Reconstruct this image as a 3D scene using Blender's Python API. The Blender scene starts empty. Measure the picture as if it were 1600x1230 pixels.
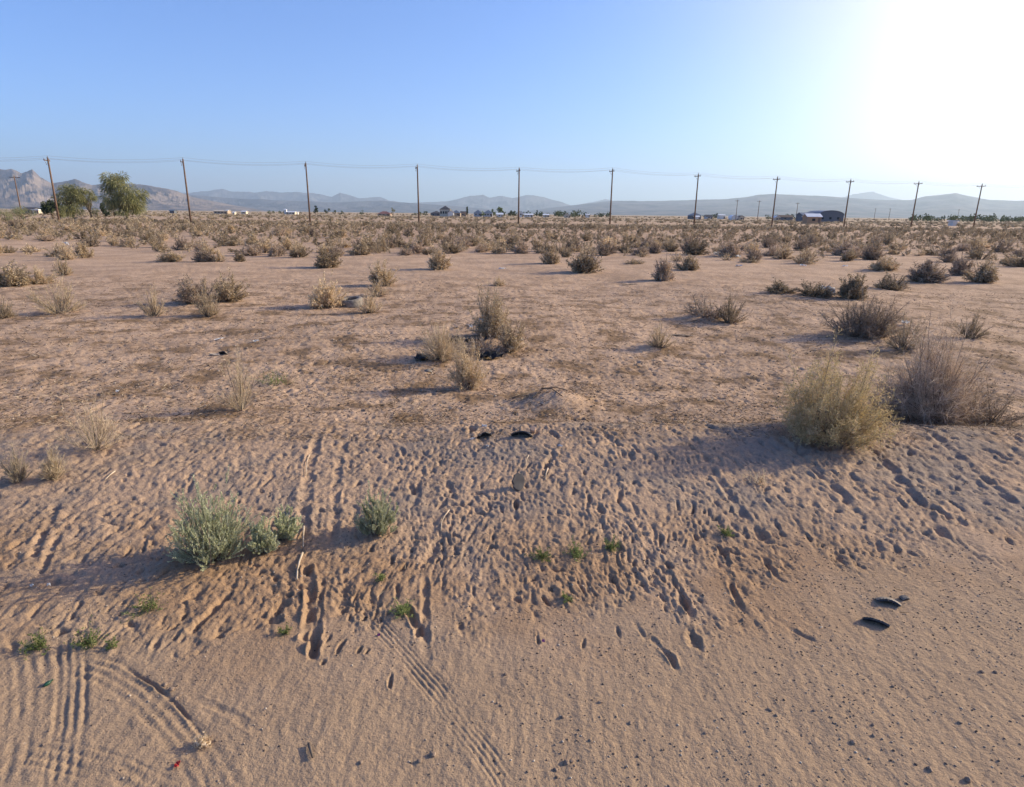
import bpy, bmesh, math, random
import numpy as np
from mathutils import Vector, Matrix, noise as mn

S = bpy.context.scene
COL = S.collection
PI = math.pi
R_ = math.radians

# ------------------------------------------------------------------ camera
CAM_H = 2.5
FPX = 975.0                      # focal length in pixels of the 1600 px wide photograph
PITCH, ROLL = R_(16.07), R_(0.64)
Fv = np.array([0, math.cos(PITCH), -math.sin(PITCH)])
Rv = np.array([math.cos(ROLL), 0, math.sin(ROLL)]); Rv = Rv - Fv * (Rv @ Fv); Rv /= np.linalg.norm(Rv)
Uv = np.cross(Rv, Fv)
cd = bpy.data.cameras.new('camera'); cam = bpy.data.objects.new('camera', cd); COL.objects.link(cam)
cd.sensor_width = 36; cd.lens = FPX / 1600 * 36; cd.clip_start = 0.05; cd.clip_end = 90000
cam.matrix_world = Matrix(((Rv[0], Uv[0], -Fv[0], 0), (Rv[1], Uv[1], -Fv[1], 0), (Rv[2], Uv[2], -Fv[2], CAM_H), (0, 0, 0, 1)))
S.camera = cam

# ------------------------------------------------------------------ light and sky
SUN_AZ, SUN_EL = R_(72), R_(21.5)
sdir = Vector((math.sin(SUN_AZ) * math.cos(SUN_EL), math.cos(SUN_AZ) * math.cos(SUN_EL), math.sin(SUN_EL)))
W = bpy.data.worlds.new('World'); S.world = W; W.use_nodes = True
nt = W.node_tree; nt.nodes.clear()
def N(t, typ, **kw):
    n = t.nodes.new(typ)
    for k, v in kw.items():
        setattr(n, k, v)
    return n
sky = N(nt, 'ShaderNodeTexSky', sky_type='NISHITA', sun_disc=False, sun_elevation=SUN_EL, sun_rotation=SUN_AZ,
        altitude=700, air_density=1.0, dust_density=1.2, ozone_density=2.5)
bg = N(nt, 'ShaderNodeBackground'); bg.inputs['Strength'].default_value = 0.115
tc = N(nt, 'ShaderNodeTexCoord'); dot = N(nt, 'ShaderNodeVectorMath', operation='DOT_PRODUCT'); dot.inputs[1].default_value = (math.sin(R_(66)) * math.cos(R_(11)), math.cos(R_(66)) * math.cos(R_(11)), math.sin(R_(11)))   # dust glow sits below the sun, towards the horizon
mx0 = N(nt, 'ShaderNodeMath', operation='MAXIMUM'); mx0.inputs[1].default_value = 0
pw = N(nt, 'ShaderNodeMath', operation='POWER'); pw.inputs[1].default_value = 7.6
ml = N(nt, 'ShaderNodeMath', operation='MULTIPLY'); ml.inputs[1].default_value = 14
add = N(nt, 'ShaderNodeMixRGB', blend_type='ADD'); add.inputs[0].default_value = 1
glow = N(nt, 'ShaderNodeMixRGB', blend_type='MULTIPLY'); glow.inputs[0].default_value = 1; glow.inputs[1].default_value = (1.75, 1.08, .55, 1)
tn = N(nt, 'ShaderNodeMixRGB', blend_type='MULTIPLY'); tn.inputs[0].default_value = 1; tn.inputs[2].default_value = (.65, .91, 1.39, 1)
out = N(nt, 'ShaderNodeOutputWorld'); L = nt.links.new
L(tc.outputs['Generated'], dot.inputs[0]); L(dot.outputs['Value'], mx0.inputs[0]); L(mx0.outputs[0], pw.inputs[0]); L(pw.outputs[0], ml.inputs[0])
L(ml.outputs[0], glow.inputs[2]); L(sky.outputs[0], tn.inputs[1]); L(tn.outputs[0], add.inputs[1]); L(glow.outputs[0], add.inputs[2])
L(add.outputs[0], bg.inputs['Color']); L(bg.outputs[0], out.inputs[0])
sl = bpy.data.lights.new('sun', 'SUN'); sl.energy = 5.0; sl.angle = R_(0.6); sl.color = (1, .87, .60)
sun = bpy.data.objects.new('sun', sl); COL.objects.link(sun)
sun.rotation_euler = sdir.to_track_quat('Z', 'Y').to_euler()
S.view_settings.view_transform = 'Standard'; S.view_settings.look = 'None'; S.view_settings.gamma = 1
S.view_settings.use_curve_mapping = False; S.view_settings.exposure = 0.6
S.cycles.max_bounces = 6; S.cycles.transparent_max_bounces = 8; S.cycles.volume_bounces = 0

# ------------------------------------------------------------------ helpers
def tag(o, label=None, cat=None, group=None, kind=None):
    if label: o['label'] = label
    if cat: o['category'] = cat
    if group: o['group'] = group
    if kind: o['kind'] = kind
    return o

def empty(name, loc, rz=0.0):
    o = bpy.data.objects.new(name, None); COL.objects.link(o); o.location = loc; o.rotation_euler = (0, 0, rz)
    o.empty_display_size = .2
    return o

def link(name, me, parent=None, loc=None, rz=0.0, sc=None):
    o = bpy.data.objects.new(name, me); COL.objects.link(o)
    if parent: o.parent = parent
    if loc is not None: o.location = loc
    o.rotation_euler = (0, 0, rz)
    if sc is not None: o.scale = sc
    return o

def np_mesh(name, V, quads=None, tris=None, mats=(), tint=None, smooth=False, midx=None):
    me = bpy.data.meshes.new(name)
    V = np.asarray(V, dtype=np.float32)
    q = np.zeros((0, 4), np.int32) if quads is None else np.asarray(quads, np.int32)
    t = np.zeros((0, 3), np.int32) if tris is None else np.asarray(tris, np.int32)
    me.vertices.add(len(V)); me.vertices.foreach_set('co', V.ravel())
    nl = len(q) * 4 + len(t) * 3
    me.loops.add(nl); me.loops.foreach_set('vertex_index', np.concatenate([q.ravel(), t.ravel()]))
    me.polygons.add(len(q) + len(t))
    st = np.concatenate([np.arange(len(q)) * 4, len(q) * 4 + np.arange(len(t)) * 3])
    me.polygons.foreach_set('loop_start', st.astype(np.int32))
    if smooth: me.polygons.foreach_set('use_smooth', np.ones(len(q) + len(t), bool))
    if midx is not None: me.polygons.foreach_set('material_index', np.asarray(midx, np.int32))
    me.update(calc_edges=True)
    if tint is not None:
        a = me.attributes.new('tint', 'FLOAT', 'POINT'); a.data.foreach_set('value', np.asarray(tint, np.float32))
    for m in mats: me.materials.append(m)
    return me

def bm_mesh(name, bm, mat, smooth=False):
    me = bpy.data.meshes.new(name); bm.normal_update(); bm.to_mesh(me); bm.free()
    for m in (mat if isinstance(mat, (list, tuple)) else (mat,)): me.materials.append(m)
    if smooth:
        for p in me.polygons: p.use_smooth = True
    return me

def box(bm, x0, x1, y0, y1, z0, z1):
    vs = [bm.verts.new(c) for c in ((x0, y0, z0), (x1, y0, z0), (x1, y1, z0), (x0, y1, z0), (x0, y0, z1), (x1, y0, z1), (x1, y1, z1), (x0, y1, z1))]
    for f in ((3, 2, 1, 0), (4, 5, 6, 7), (0, 1, 5, 4), (1, 2, 6, 5), (2, 3, 7, 6), (3, 0, 4, 7)):
        bm.faces.new([vs[i] for i in f])

def tube(bm, pts, rads, n=8, cap=True):
    rings = []
    for i, p in enumerate(pts):
        p = Vector(p); a = Vector(pts[max(i - 1, 0)]); b = Vector(pts[min(i + 1, len(pts) - 1)])
        d = (b - a).normalized(); s = d.orthogonal().normalized() if abs(d.z) > .9 else d.cross(Vector((0, 0, 1))).normalized()
        if abs(d.z) > .9: s = (Vector((1, 0, 0)) - d * d.x).normalized()
        u = d.cross(s)
        rings.append([bm.verts.new(p + (s * math.cos(2 * PI * k / n) + u * math.sin(2 * PI * k / n)) * rads[i]) for k in range(n)])
    for a, b in zip(rings, rings[1:]):
        for k in range(n): bm.faces.new((a[k], a[(k + 1) % n], b[(k + 1) % n], b[k]))
    if cap:
        bm.faces.new(rings[0][::-1]); bm.faces.new(rings[-1])

# ------------------------------------------------------------------ noise (numpy gradient noise)
_rs = np.random.RandomState(7)
_perm = np.tile(_rs.permutation(256), 3).astype(np.int64)
_ga = _rs.rand(256) * 2 * PI
_gx, _gy = np.cos(_ga).astype(np.float32), np.sin(_ga).astype(np.float32)
def gn(x, y):
    x = np.asarray(x, np.float64); y = np.asarray(y, np.float64)
    xi = np.floor(x).astype(np.int64); yi = np.floor(y).astype(np.int64)
    xf = x - xi; yf = y - yi
    u = xf * xf * xf * (xf * (xf * 6 - 15) + 10); v = yf * yf * yf * (yf * (yf * 6 - 15) + 10)
    xi &= 255; yi &= 255
    def g(ix, iy, dx, dy):
        h = _perm[_perm[ix & 255] + (iy & 255)]
        return _gx[h] * dx + _gy[h] * dy
    a = g(xi, yi, xf, yf); b = g(xi + 1, yi, xf - 1, yf); c = g(xi, yi + 1, xf, yf - 1); d = g(xi + 1, yi + 1, xf - 1, yf - 1)
    return ((a + u * (b - a)) * (1 - v) + (c + u * (d - c)) * v) * 1.5
def fbm(x, y, o=4, g=.5):
    s = 0; a = 1.0
    for i in range(o):
        s = s + a * gn(x * 2 ** i + 17.3 * i, y * 2 ** i + 9.1 * i); a *= g
    return s
def sst(a, b, x):
    t = np.clip((x - a) / (b - a), 0, 1); return t * t * (3 - 2 * t)

# ------------------------------------------------------------------ pixel of the photograph -> point on flat ground
def ray(u, v):
    d = Rv * (u - 800) / FPX + Uv * (615 - v) / FPX + Fv
    return d
def flat(u, v):
    d = ray(u, v); t = -CAM_H / d[2]
    return d[0] * t, d[1] * t
def col_at(u, D):
    """x of image column u near the horizon at depth D"""
    v = 334 + (u - 800) * math.tan(ROLL)
    d = ray(u, v); return d[0] / d[1] * D

# ------------------------------------------------------------------ ground relief
rng = np.random.RandomState(11)
PITS = []   # x, y, sx, sy, depth, rim, rot
for u, v, wpx, hpx, dep in [(918, 800, 12, 26, .045), (967, 790, 13, 26, .045), (806, 802, 11, 20, .09), (1043, 885, 12, 22, .05), (1068, 940, 26, 40, .05),
                            (1085, 1000, 26, 42, .055), (690, 800, 14, 26, .05), (560, 765, 13, 15, .04), (630, 720, 12, 16, .04), (1118, 800, 8, 34, .035),
                            (1130, 870, 14, 34, .05), (918, 858, 6, 8, .05), (969, 843, 6, 8, .05), (1385, 840, 26, 22, .035), (1400, 862, 24, 18, .035),
                            (1310, 870, 14, 14, .03), (562, 1015, 11, 20, .05), (575, 1018, 10, 20, .05), (532, 1010, 12, 30, .05), (513, 998, 10, 20, .04),
                            (740, 925, 9, 26, .04), (620, 925, 11, 26, .04), (655, 985, 16, 40, .05), (1500, 820, 22, 20, .035), (1270, 800, 20, 16, .03),
                            (505, 1035, 10, 12, .04), (610, 1065, 10, 34, .04), (840, 1000, 9, 26, .03), (912, 1005, 8, 26, .03), (965, 985, 9, 26, .03)]:
    x, y = flat(u, v); xs = flat(u + wpx / 2, v)[0] - x; ys = (flat(u, v - hpx / 2)[1] - y)
    PITS.append((x, y, abs(xs) * .58, abs(ys) * .55, dep * .6, .25, rng.uniform(-.25, .25)))
for i in range(60):
    y = 3.35 + 4.6 * rng.rand() ** 1.15; x = rng.uniform(-.9, .95) * (y + .6)
    if y < 3.5 + .26 * max(x, 0): continue
    if rng.rand() < .25: PITS.append((x, y, rng.uniform(.025, .05), rng.uniform(.03, .06), rng.uniform(.015, .035), .4, 0))
    else: PITS.append((x, y, rng.uniform(.022, .045), rng.uniform(.07, .2), rng.uniform(.012, .035), .35, rng.uniform(-.35, .35)))

# polylines (pixels), width m, grooves, depth, cross-lug spacing (0 = none)
TRK = [([(42, 985), (58, 1030), (64, 1080), (60, 1130), (48, 1200), (40, 1240)], .30, 5, .0055, 0),
       ([(112, 985), (112, 1020), (112, 1075), (108, 1130), (96, 1200), (88, 1240)], .17, 4, .008, 0),
       ([(120, 1035), (170, 1050), (220, 1080), (262, 1120), (300, 1165), (330, 1215), (350, 1260)], .20, 4, .0055, .03),
       ([(30, 1170), (100, 1180), (180, 1205), (260, 1245)], .16, 3, .005, .03),
       ([(500, 895), (545, 930), (590, 975), (632, 1020), (680, 1075), (720, 1130), (760, 1180), (800, 1240)], .14, 5, .005, 0),
       ([(478, 880), (486, 920), (484, 960), (478, 1010)], .06, 1, .065, 0),
       ([(498, 920), (496, 960), (492, 1000), (488, 1035)], .05, 1, .06, 0),
       ([(470, 860), (476, 800), (484, 740), (500, 690)], .09, 1, .03, 0),
       ([(520, 860), (524, 800), (530, 740), (540, 700)], .07, 1, .02, 0),
       ([(664, 900), (664, 950), (664, 1000), (665, 1040)], .05, 1, .03, 0),
       ([(620, 935), (640, 958), (655, 985), (662, 1000)], .05, 1, .03, 0),
       ([(1140, 895), (1143, 920), (1155, 945), (1172, 968)], .04, 1, .03, 0),
       ([(1012, 990), (1030, 1010), (1048, 1026), (1062, 1055)], .035, 1, .028, 0),
       ([(985, 960), (1000, 985), (1012, 1003)], .03, 1, .02, 0),
       ([(1085, 985), (1078, 960), (1062, 925), (1045, 905)], .05, 1, .03, 0),
       ([(1185, 860), (1200, 885), (1215, 905), (1232, 915)], .045, 1, .025, 0),
       ([(1075, 705), (1115, 760), (1160, 815), (1200, 850)], .07, 1, .03, 0),
       ([(1200, 700), (1250, 735), (1300, 775), (1350, 825)], .09, 1, .025, 0),
       ([(1320, 700), (1370, 735), (1430, 790), (1480, 850)], .09, 1, .03, 0),
       ([(1230, 730), (1290, 770), (1340, 800)], .06, 1, .02, 0),
       ([(1445, 700), (1500, 740), (1590, 800)], .09, 1, .03, 0),
       ([(1200, 960), (1240, 985), (1290, 1010)], .035, 1, .015, 0),
       ([(1450, 935), (1475, 950), (1495, 962)], .025, 1, .018, 0),
       ([(50, 880), (62, 850), (80, 820), (92, 790)], .06, 1, .035, 0),
       ([(60, 905), (78, 870), (92, 840)], .05, 1, .035, 0),
       ([(230, 1040), (240, 1015), (252, 990)], .035, 1, .03, 0),
       ([(190, 1040), (215, 1055), (240, 1070), (270, 1095), (300, 1130), (325, 1160)], .02, 1, .022, 0),
       ([(290, 1090), (330, 1100), (370, 1120), (410, 1150)], .04, 1, .01, 0),
       ([(150, 900), (120, 940), (90, 980), (40, 1000)], .03, 1, .012, 0)]
TR = []
for pts, wd, ng, dep, lug in TRK:
    TR.append((np.array([flat(*p) for p in pts]), wd, ng, dep, lug))

def relief(x, y):
    x = np.asarray(x, float); y = np.asarray(y, float)
    r = np.hypot(x, y)
    far = 1 - sst(60, 200, r)
    yb = 3.25 + .27 * np.maximum(x, 0) + .12 * gn(x * .7, y * .7) - .12 * np.minimum(np.maximum(-x - 1.5, 0), 2)
    # bank: rises off the road shoulder to a crest, then the field a little lower
    ampb = .10 + .10 * sst(-1.5, 1.0, x)
    yc = 6.7 + .15 * gn(x * .4, 3)
    z = ampb * sst(yb - .2, yc, y) * (1 - .85 * sst(yc, yc + .8, y))
    z = z + .10 * sst(60, 15, r) * gn(x / 6., y / 6.) * sst(7, 10, y) + .25 * gn(x / 40., y / 40.) * sst(30, 60, r) * (1 - sst(90, 160, r))
    # mound with a broken edge in the middle
    z = z + .16 * np.exp(-(((x - .62) / .45) ** 2 + ((y - 8.15) / .42) ** 2))
    for bx, by, br, bh in MOUNDS:
        z = z + bh * np.exp(-(((x - bx) / br) ** 2 + ((y - by) / (br * .8)) ** 2))
    churn = sst(-.15, .35, y - yb + .5 * gn(x / .35 + 60, y / .6)) * (1 - sst(7.0, 8.2, y))
    road = 1 - sst(-.2, .3, y - yb)
    field = sst(7, 8.6, y)
    wx = x + .12 * gn(x * 1.3, y * 1.3 + 5)
    wy = y + .10 * gn(x * 2.1 + 9, y * 2.1)
    a = gn(wx / .085 + .7 * gn(x / .2, y / .2), wy / .22); b = gn(wx / .045 + 31, wy / .075); c = gn(wx / .22 + 7, wy / .6)
    e = gn(wx / .022 + 3, wy / .055); x0, y0 = x, y
    big = .5 + .5 * sst(-.3, .5, gn(x / .9 + 40, y / 1.3))
    pa = sst(-.15, .45, gn(x / .6 + 70, y / .8) + .5 * gn(x / .17 + 3, y / .3))
    z = z + .85 * churn * ((.65 + .35 * pa) * (.012 * a - .012 * np.abs(c) + .009 * b) + .009 * gn(x / .12, y / .12 + 3) + .0085 * e * (.7 + .5 * pa) + .0045 * np.abs(gn(x / .014, y / .016)) - .011 * sst(.3, .6, gn(wx / .026 + 250, wy / .075)) * (.6 + .5 * pa))
    z = z - churn * (.5 + .5 * pa) * .017 * sst(.38, .62, gn(wx / .045 + 150, wy / .13))
    z = z - churn * .030 * sst(.46, .70, gn(wx / .07 + 50, wy / .10)) * (.4 + .6 * sst(-.2, .3, gn(x / .5, y / .5)))
    z = z + road * (.006 * gn(x / .35, y / .6) + +.0030 * gn(x / .05, y / .14) + .0012 * gn(x / .02, y / .03))
    fi = field * (1 - sst(25, 60, r))
    z = z + fi * (.010 * gn(x / .16, y / .18) + .016 * gn(x / .42, y / .5) + .009 * gn(x / .07, y / .08) + .006 * gn(x / .03, y / .04) * (r < 14) - .018 * sst(.30, .6, gn(x / .10 + 9, y / .085)) * (r < 26) * (.3 + sst(-.2, .4, gn(x / .9, y / .7 + 30))))
    z = z + .0012 * gn(x / .012, y / .02) * (r < 5) + churn * .003 * gn(x / .02, y / .03)
    # pits
    for px, py, sx, sy, dp, rim, ro in PITS:
        m = (np.abs(x - px) < 3.2 * max(sx, sy)) & (np.abs(y - py) < 3.2 * max(sx, sy))
        if not m.any(): continue
        dx = x[m] - px; dy = y[m] - py; c_, s_ = math.cos(ro), math.sin(ro)
        qx = (dx * c_ + dy * s_) / sx; qy = (-dx * s_ + dy * c_) / sy
        d2 = qx * qx + qy * qy; d = np.sqrt(d2)
        w = .75 * gn(x[m] / .07 + px, y[m] / .08) + .3 * gn(x[m] / .025, y[m] / .025)
        z[m] += -dp * np.exp(-(np.maximum(d + w, 0) ** 3.2) * .9) + dp * rim * .6 * np.exp(-((d + w - 1.6) / .4) ** 2) * (1 + gn(x[m] / .07, y[m] / .07))
    # ruts and tyre prints
    for P, wd, ng, dp, lug in TR:
        lo = P.min(0) - wd * 1.3; hi = P.max(0) + wd * 1.3
        m = (x > lo[0]) & (x < hi[0]) & (y > lo[1]) & (y < hi[1])
        if not m.any(): continue
        X = np.stack([x[m], y[m]], 1); best = np.full(len(X), 9.); sgn = np.zeros(len(X)); al = np.zeros(len(X)); acc = 0
        for A, B in zip(P, P[1:]):
            d = B - A; Ld = np.hypot(*d); d = d / Ld; q = X - A; t = np.clip(q @ d, 0, Ld)
            n = q - t[:, None] * d; dd = np.hypot(n[:, 0], n[:, 1]); k = dd < best
            best[k] = dd[k]; sgn[k] = np.sign(q[k, 0] * d[1] - q[k, 1] * d[0]); al[k] = (acc + t)[k]; acc += Ld
        s = best * sgn / (wd / 2)
        end = sst(0, .12, al) * sst(0, .12, acc - al)
        w = s + (.05 if ng > 1 else .5) * gn(x[m] / .07, y[m] / .07)
        if ng == 1:
            g = -dp * np.exp(-np.abs(w) ** 2.6) + .4 * dp * np.exp(-((np.abs(w) - 1.5) / .4) ** 2) * (1 + 1.2 * gn(x[m] / .08, y[m] / .08))
            g = g * (.25 + .75 * np.clip(gn(al / .17, acc * 7 + 0 * al) * 1.5 + .45, 0, 1)) * .85
        else:
            ins = 1 - sst(.85, 1.05, np.abs(w))
            g = -dp * .5 * ins + dp * ins * .75 * np.cos(w * PI * ng)
            if lug: g = g + dp * .5 * ins * np.cos(al / lug * 2 * PI + (np.floor(w * ng / 2) % 2) * PI)
            g = g + .5 * dp * np.exp(-((np.abs(w) - 1.15) / .18) ** 2)
            g = g * (.45 + .65 * np.clip(gn(x[m] / .2, y[m] / .25) * 1.4 + .4, 0, 1)) * (1 - .5 * al / acc)
        z[m] += g * end
    return z * 1.0
MOUNDS = []
def hz(x, y): return float(relief(np.array([x]), np.array([y]))[0])
def smooth_h(x, y):
    a = np.array([0, .12, -.12, 0, 0]); b = np.array([0, 0, 0, .12, -.12])
    return float(np.mean(relief(x + a, y + b)))
def at(u, v):
    d = ray(u, v); z = 0.0
    for i in range(5):
        t = (z - CAM_H) / d[2]; x, y = d[0] * t, d[1] * t; z = smooth_h(x, y)
    return x, y, z
for u, v, rr, hh in [(300, 470, .45, .10), (1100, 497, .5, .14), (740, 535, .7, .08), (1270, 462, 1.0, .12), (1500, 645, .7, .12), (1030, 540, .4, .06), (915, 424, .8, .1)]:
    x, y = flat(u, v); MOUNDS.append((x, y, rr, hh))

# ------------------------------------------------------------------ materials
def principled(name, rough=.9, spec=.2):
    m = bpy.data.materials.new(name); m.use_nodes = True
    b = m.node_tree.nodes['Principled BSDF']; b.inputs['Roughness'].default_value = rough
    b.inputs['Specular IOR Level'].default_value = spec
    return m, m.node_tree, b

def ramp(t, cols, pos=None):
    r = t.nodes.new('ShaderNodeValToRGB'); e = r.color_ramp.elements
    while len(e) < len(cols): e.new(.5)
    for i, c in enumerate(cols):
        e[i].position = pos[i] if pos else i / (len(cols) - 1); e[i].color = (*c, 1)
    return r

def simple(name, c1, c2=None, scale=8, rough=.85, spec=.2, bump=0, metal=0):
    m, t, b = principled(name, rough, spec); b.inputs['Metallic'].default_value = metal
    c2 = c2 or tuple(k * .75 for k in c1)
    tcx = t.nodes.new('ShaderNodeTexCoord'); n = t.nodes.new('ShaderNodeTexNoise'); n.inputs['Scale'].default_value = scale; n.inputs['Detail'].default_value = 6
    r = ramp(t, [c2, c1], [.35, .65]); t.links.new(tcx.outputs['Object'], n.inputs['Vector']); t.links.new(n.outputs['Fac'], r.inputs[0]); t.links.new(r.outputs[0], b.inputs['Base Color'])
    if bump:
        bp = t.nodes.new('ShaderNodeBump'); bp.inputs['Strength'].default_value = bump; bp.inputs['Distance'].default_value = .02
        t.links.new(n.outputs['Fac'], bp.inputs['Height']); t.links.new(bp.outputs[0], b.inputs['Normal'])
    return m

def plant_mat(name, cols, trans=.25, var=.25):
    """colour by strand ('tint'), varied per object"""
    m, t, b = principled(name, .85, .15)
    a = t.nodes.new('ShaderNodeAttribute'); a.attribute_name = 'tint'
    r = ramp(t, cols); t.links.new(a.outputs['Fac'], r.inputs[0])
    oi = t.nodes.new('ShaderNodeObjectInfo'); hsv = t.nodes.new('ShaderNodeHueSaturation')
    mr = t.nodes.new('ShaderNodeMapRange'); mr.inputs['To Min'].default_value = 1 - var; mr.inputs['To Max'].default_value = 1 + var
    t.links.new(oi.outputs['Random'], mr.inputs['Value']); t.links.new(mr.outputs[0], hsv.inputs['Value'])
    t.links.new(r.outputs[0], hsv.inputs['Color']); t.links.new(hsv.outputs[0], b.inputs['Base Color'])
    if trans:
        tr = t.nodes.new('ShaderNodeBsdfTranslucent'); ms = t.nodes.new('ShaderNodeMixShader'); ms.inputs[0].default_value = trans
        t.links.new(hsv.outputs[0], tr.inputs['Color']); t.links.new(b.outputs[0], ms.inputs[1]); t.links.new(tr.outputs[0], ms.inputs[2])
        t.links.new(ms.outputs[0], t.nodes['Material Output'].inputs['Surface'])
    return m

def ground_material():
    m, t, b = principled('desert_sand', .95, .1); L = t.links.new
    geo = t.nodes.new('ShaderNodeNewGeometry'); sep = t.nodes.new('ShaderNodeSeparateXYZ'); L(geo.outputs['Position'], sep.inputs[0])
    def noise(scale, detail=5, rough=.6, vec=None):
        n = t.nodes.new('ShaderNodeTexNoise'); n.inputs['Scale'].default_value = scale; n.inputs['Detail'].default_value = detail
        n.inputs['Roughness'].default_value = rough; L(vec or geo.outputs['Position'], n.inputs['Vector']); return n.outputs['Fac']
    def mth(op, a, bb, clamp=False):
        n = t.nodes.new('ShaderNodeMath'); n.operation = op; n.use_clamp = clamp
        for i, k in enumerate((a, bb)):
            if isinstance(k, (int, float)): n.inputs[i].default_value = k
            else: L(k, n.inputs[i])
        return n.outputs[0]
    def mrange(v, a, bb, c=0, d=1):
        n = t.nodes.new('ShaderNodeMapRange'); n.interpolation_type = 'SMOOTHSTEP'; L(v, n.inputs['Value'])
        for k, q in zip(('From Min', 'From Max', 'To Min', 'To Max'), (a, bb, c, d)): n.inputs[k].default_value = q
        return n.outputs[0]
    def mix(f, a, bb):
        n = t.nodes.new('ShaderNodeMixRGB')
        if isinstance(f, (int, float)): n.inputs[0].default_value = f
        else: L(f, n.inputs[0])
        for i, k in ((1, a), (2, bb)):
            if isinstance(k, tuple): n.inputs[i].default_value = (*k, 1)
            else: L(k, n.inputs[i])
        return n.outputs[0]
    Y = sep.outputs['Y']; X = sep.outputs['X']
    yw = mth('ADD', Y, mth('MULTIPLY', mth('SUBTRACT', noise(.9, 3), .5), 2.2))
    yw = mth('SUBTRACT', yw, mth('MULTIPLY', mth('MAXIMUM', X, 0), .22))
    shoulder = mix(noise(3, 6), SAND_ROAD[0], SAND_ROAD[1])
    bank = mix(mrange(noise(1.6, 6), .4, .62), SAND_BANK[0], SAND_BANK[1])
    bank = mix(mth('MULTIPLY', mrange(noise(.7, 5), .40, .55), mrange(Y, 5.2, 3.9)), bank, (.32, .205, .122))
    fieldc = mix(mrange(noise(.55, 7), .38, .62), SAND_FIELD[0], SAND_FIELD[1])
    c = mix(mrange(yw, 2.6, 3.9), shoulder, bank)
    c = mix(mrange(yw, 6.3, 8.0), c, fieldc)
    # litter-strewn darker brown patches on the field side of the bank
    pat = mth('MULTIPLY', mrange(noise(1.1, 8, .7), .49, .60), mth('MULTIPLY', mrange(Y, 6.2, 7.2), mrange(Y, 30, 14)))
    c = mix(mth('MULTIPLY', pat, .9), c, (.19, .12, .065))
    pat2 = mth('MULTIPLY', mrange(noise(4.5, 8, .75), .51, .60), mth('MULTIPLY', mrange(Y, 5.4, 6.8), mrange(Y, 40, 16)))
    c = mix(mth('MULTIPLY', pat2, .6), c, (.17, .11, .065))
    crust = mth('MULTIPLY', mrange(noise(.8, 6, .6), .50, .60), mth('MULTIPLY', mrange(Y, 4.2, 5.2), mrange(Y, 7.4, 6.6)))
    c = mix(mth('MULTIPLY', crust, .6), c, (.27, .22, .18))
    # mineral speckle and tiny grit
    sp = noise(38, 3, .7); c = mix(mth('MULTIPLY', mrange(sp, .56, .70), .55), c, (.16, .115, .085))
    sp2 = noise(95, 2, .7); c = mix(mth('MULTIPLY', mrange(sp2, .58, .70), .6), c, (.12, .09, .075))
    sp4 = noise(170, 2, .8); c = mix(mth('MULTIPLY', mrange(sp4, .58, .68), .5), c, (.13, .095, .075))
    sp3 = noise(60, 2, .7); c = mix(mth('MULTIPLY', mrange(sp3, .36, .27), .5), c, (.52, .42, .32))
    # far plain: paler, greyer with streaks of scrub colour
    st = t.nodes.new('ShaderNodeVectorMath'); st.operation = 'MULTIPLY'; L(geo.outputs['Position'], st.inputs[0]); st.inputs[1].default_value = (.004, .02, 1)
    farc = mix(mrange(noise(1.0, 6, .6, st.outputs[0]), .35, .65), (.34, .255, .165), (.43, .32, .21))
    c = mix(mrange(Y, 110, 420), c, farc)
    L(c, b.inputs['Base Color'])
    bp = t.nodes.new('ShaderNodeBump'); bp.inputs['Strength'].default_value = .75; bp.inputs['Distance'].default_value = .035
    h = mth('ADD', mth('MULTIPLY', noise(26, 5, .65), .5), mth('MULTIPLY', noise(6, 5, .6), .6)); L(h, bp.inputs['Height'])
    bp2 = t.nodes.new('ShaderNodeBump'); bp2.inputs['Strength'].default_value = .5; bp2.inputs['Distance'].default_value = .006
    L(noise(140, 3, .7), bp2.inputs['Height']); L(bp.outputs[0], bp2.inputs['Normal']); L(bp2.outputs[0], b.inputs['Normal'])
    return m
SAND_ROAD = ((.305, .213, .138), (.375, .266, .175))
SAND_BANK = ((.41, .283, .190), (.33, .236, .166))
SAND_FIELD = ((.49, .338, .228), (.385, .262, .173))
M_ground = ground_material()

# ------------------------------------------------------------------ the ground sheet
def build_ground():
    th = np.concatenate([np.arange(-50, 50, .125), np.arange(50, 310, 4.0)]) * PI / 180
    rr = [1.15]
    while rr[-1] < 45000:
        r = rr[-1]; k = .0030 if r < 5 else .0036 if r < 12 else .006 if r < 30 else .014 if r < 90 else .05
        rr.append(r * (1 + k))
    rr = np.array(rr); nt_, nr = len(th), len(rr)
    T, Rr = np.meshgrid(th, rr)
    x = (np.sin(T) * Rr).ravel(); y = (np.cos(T) * Rr).ravel()
    z = relief(x, y) * (np.cos(T).ravel() > .3)
    V = np.stack([x, y, z], 1); V = np.vstack([V, [[0, 0, 0]]])
    i = np.arange(nr - 1)[:, None] * nt_; j = np.arange(nt_)[None, :]; j2 = (j + 1) % nt_
    q = np.stack([(i + j), (i + j2), (i + nt_ + j2), (i + nt_ + j)], -1).reshape(-1, 4)[:, ::-1]
    c = len(V) - 1; tr = np.stack([np.arange(nt_), np.full(nt_, c), (np.arange(nt_) + 1) % nt_], 1)
    me = np_mesh('ground', V, q, tr, (M_ground,), smooth=True)
    return tag(link('ground', me), kind='structure')
build_ground()

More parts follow.
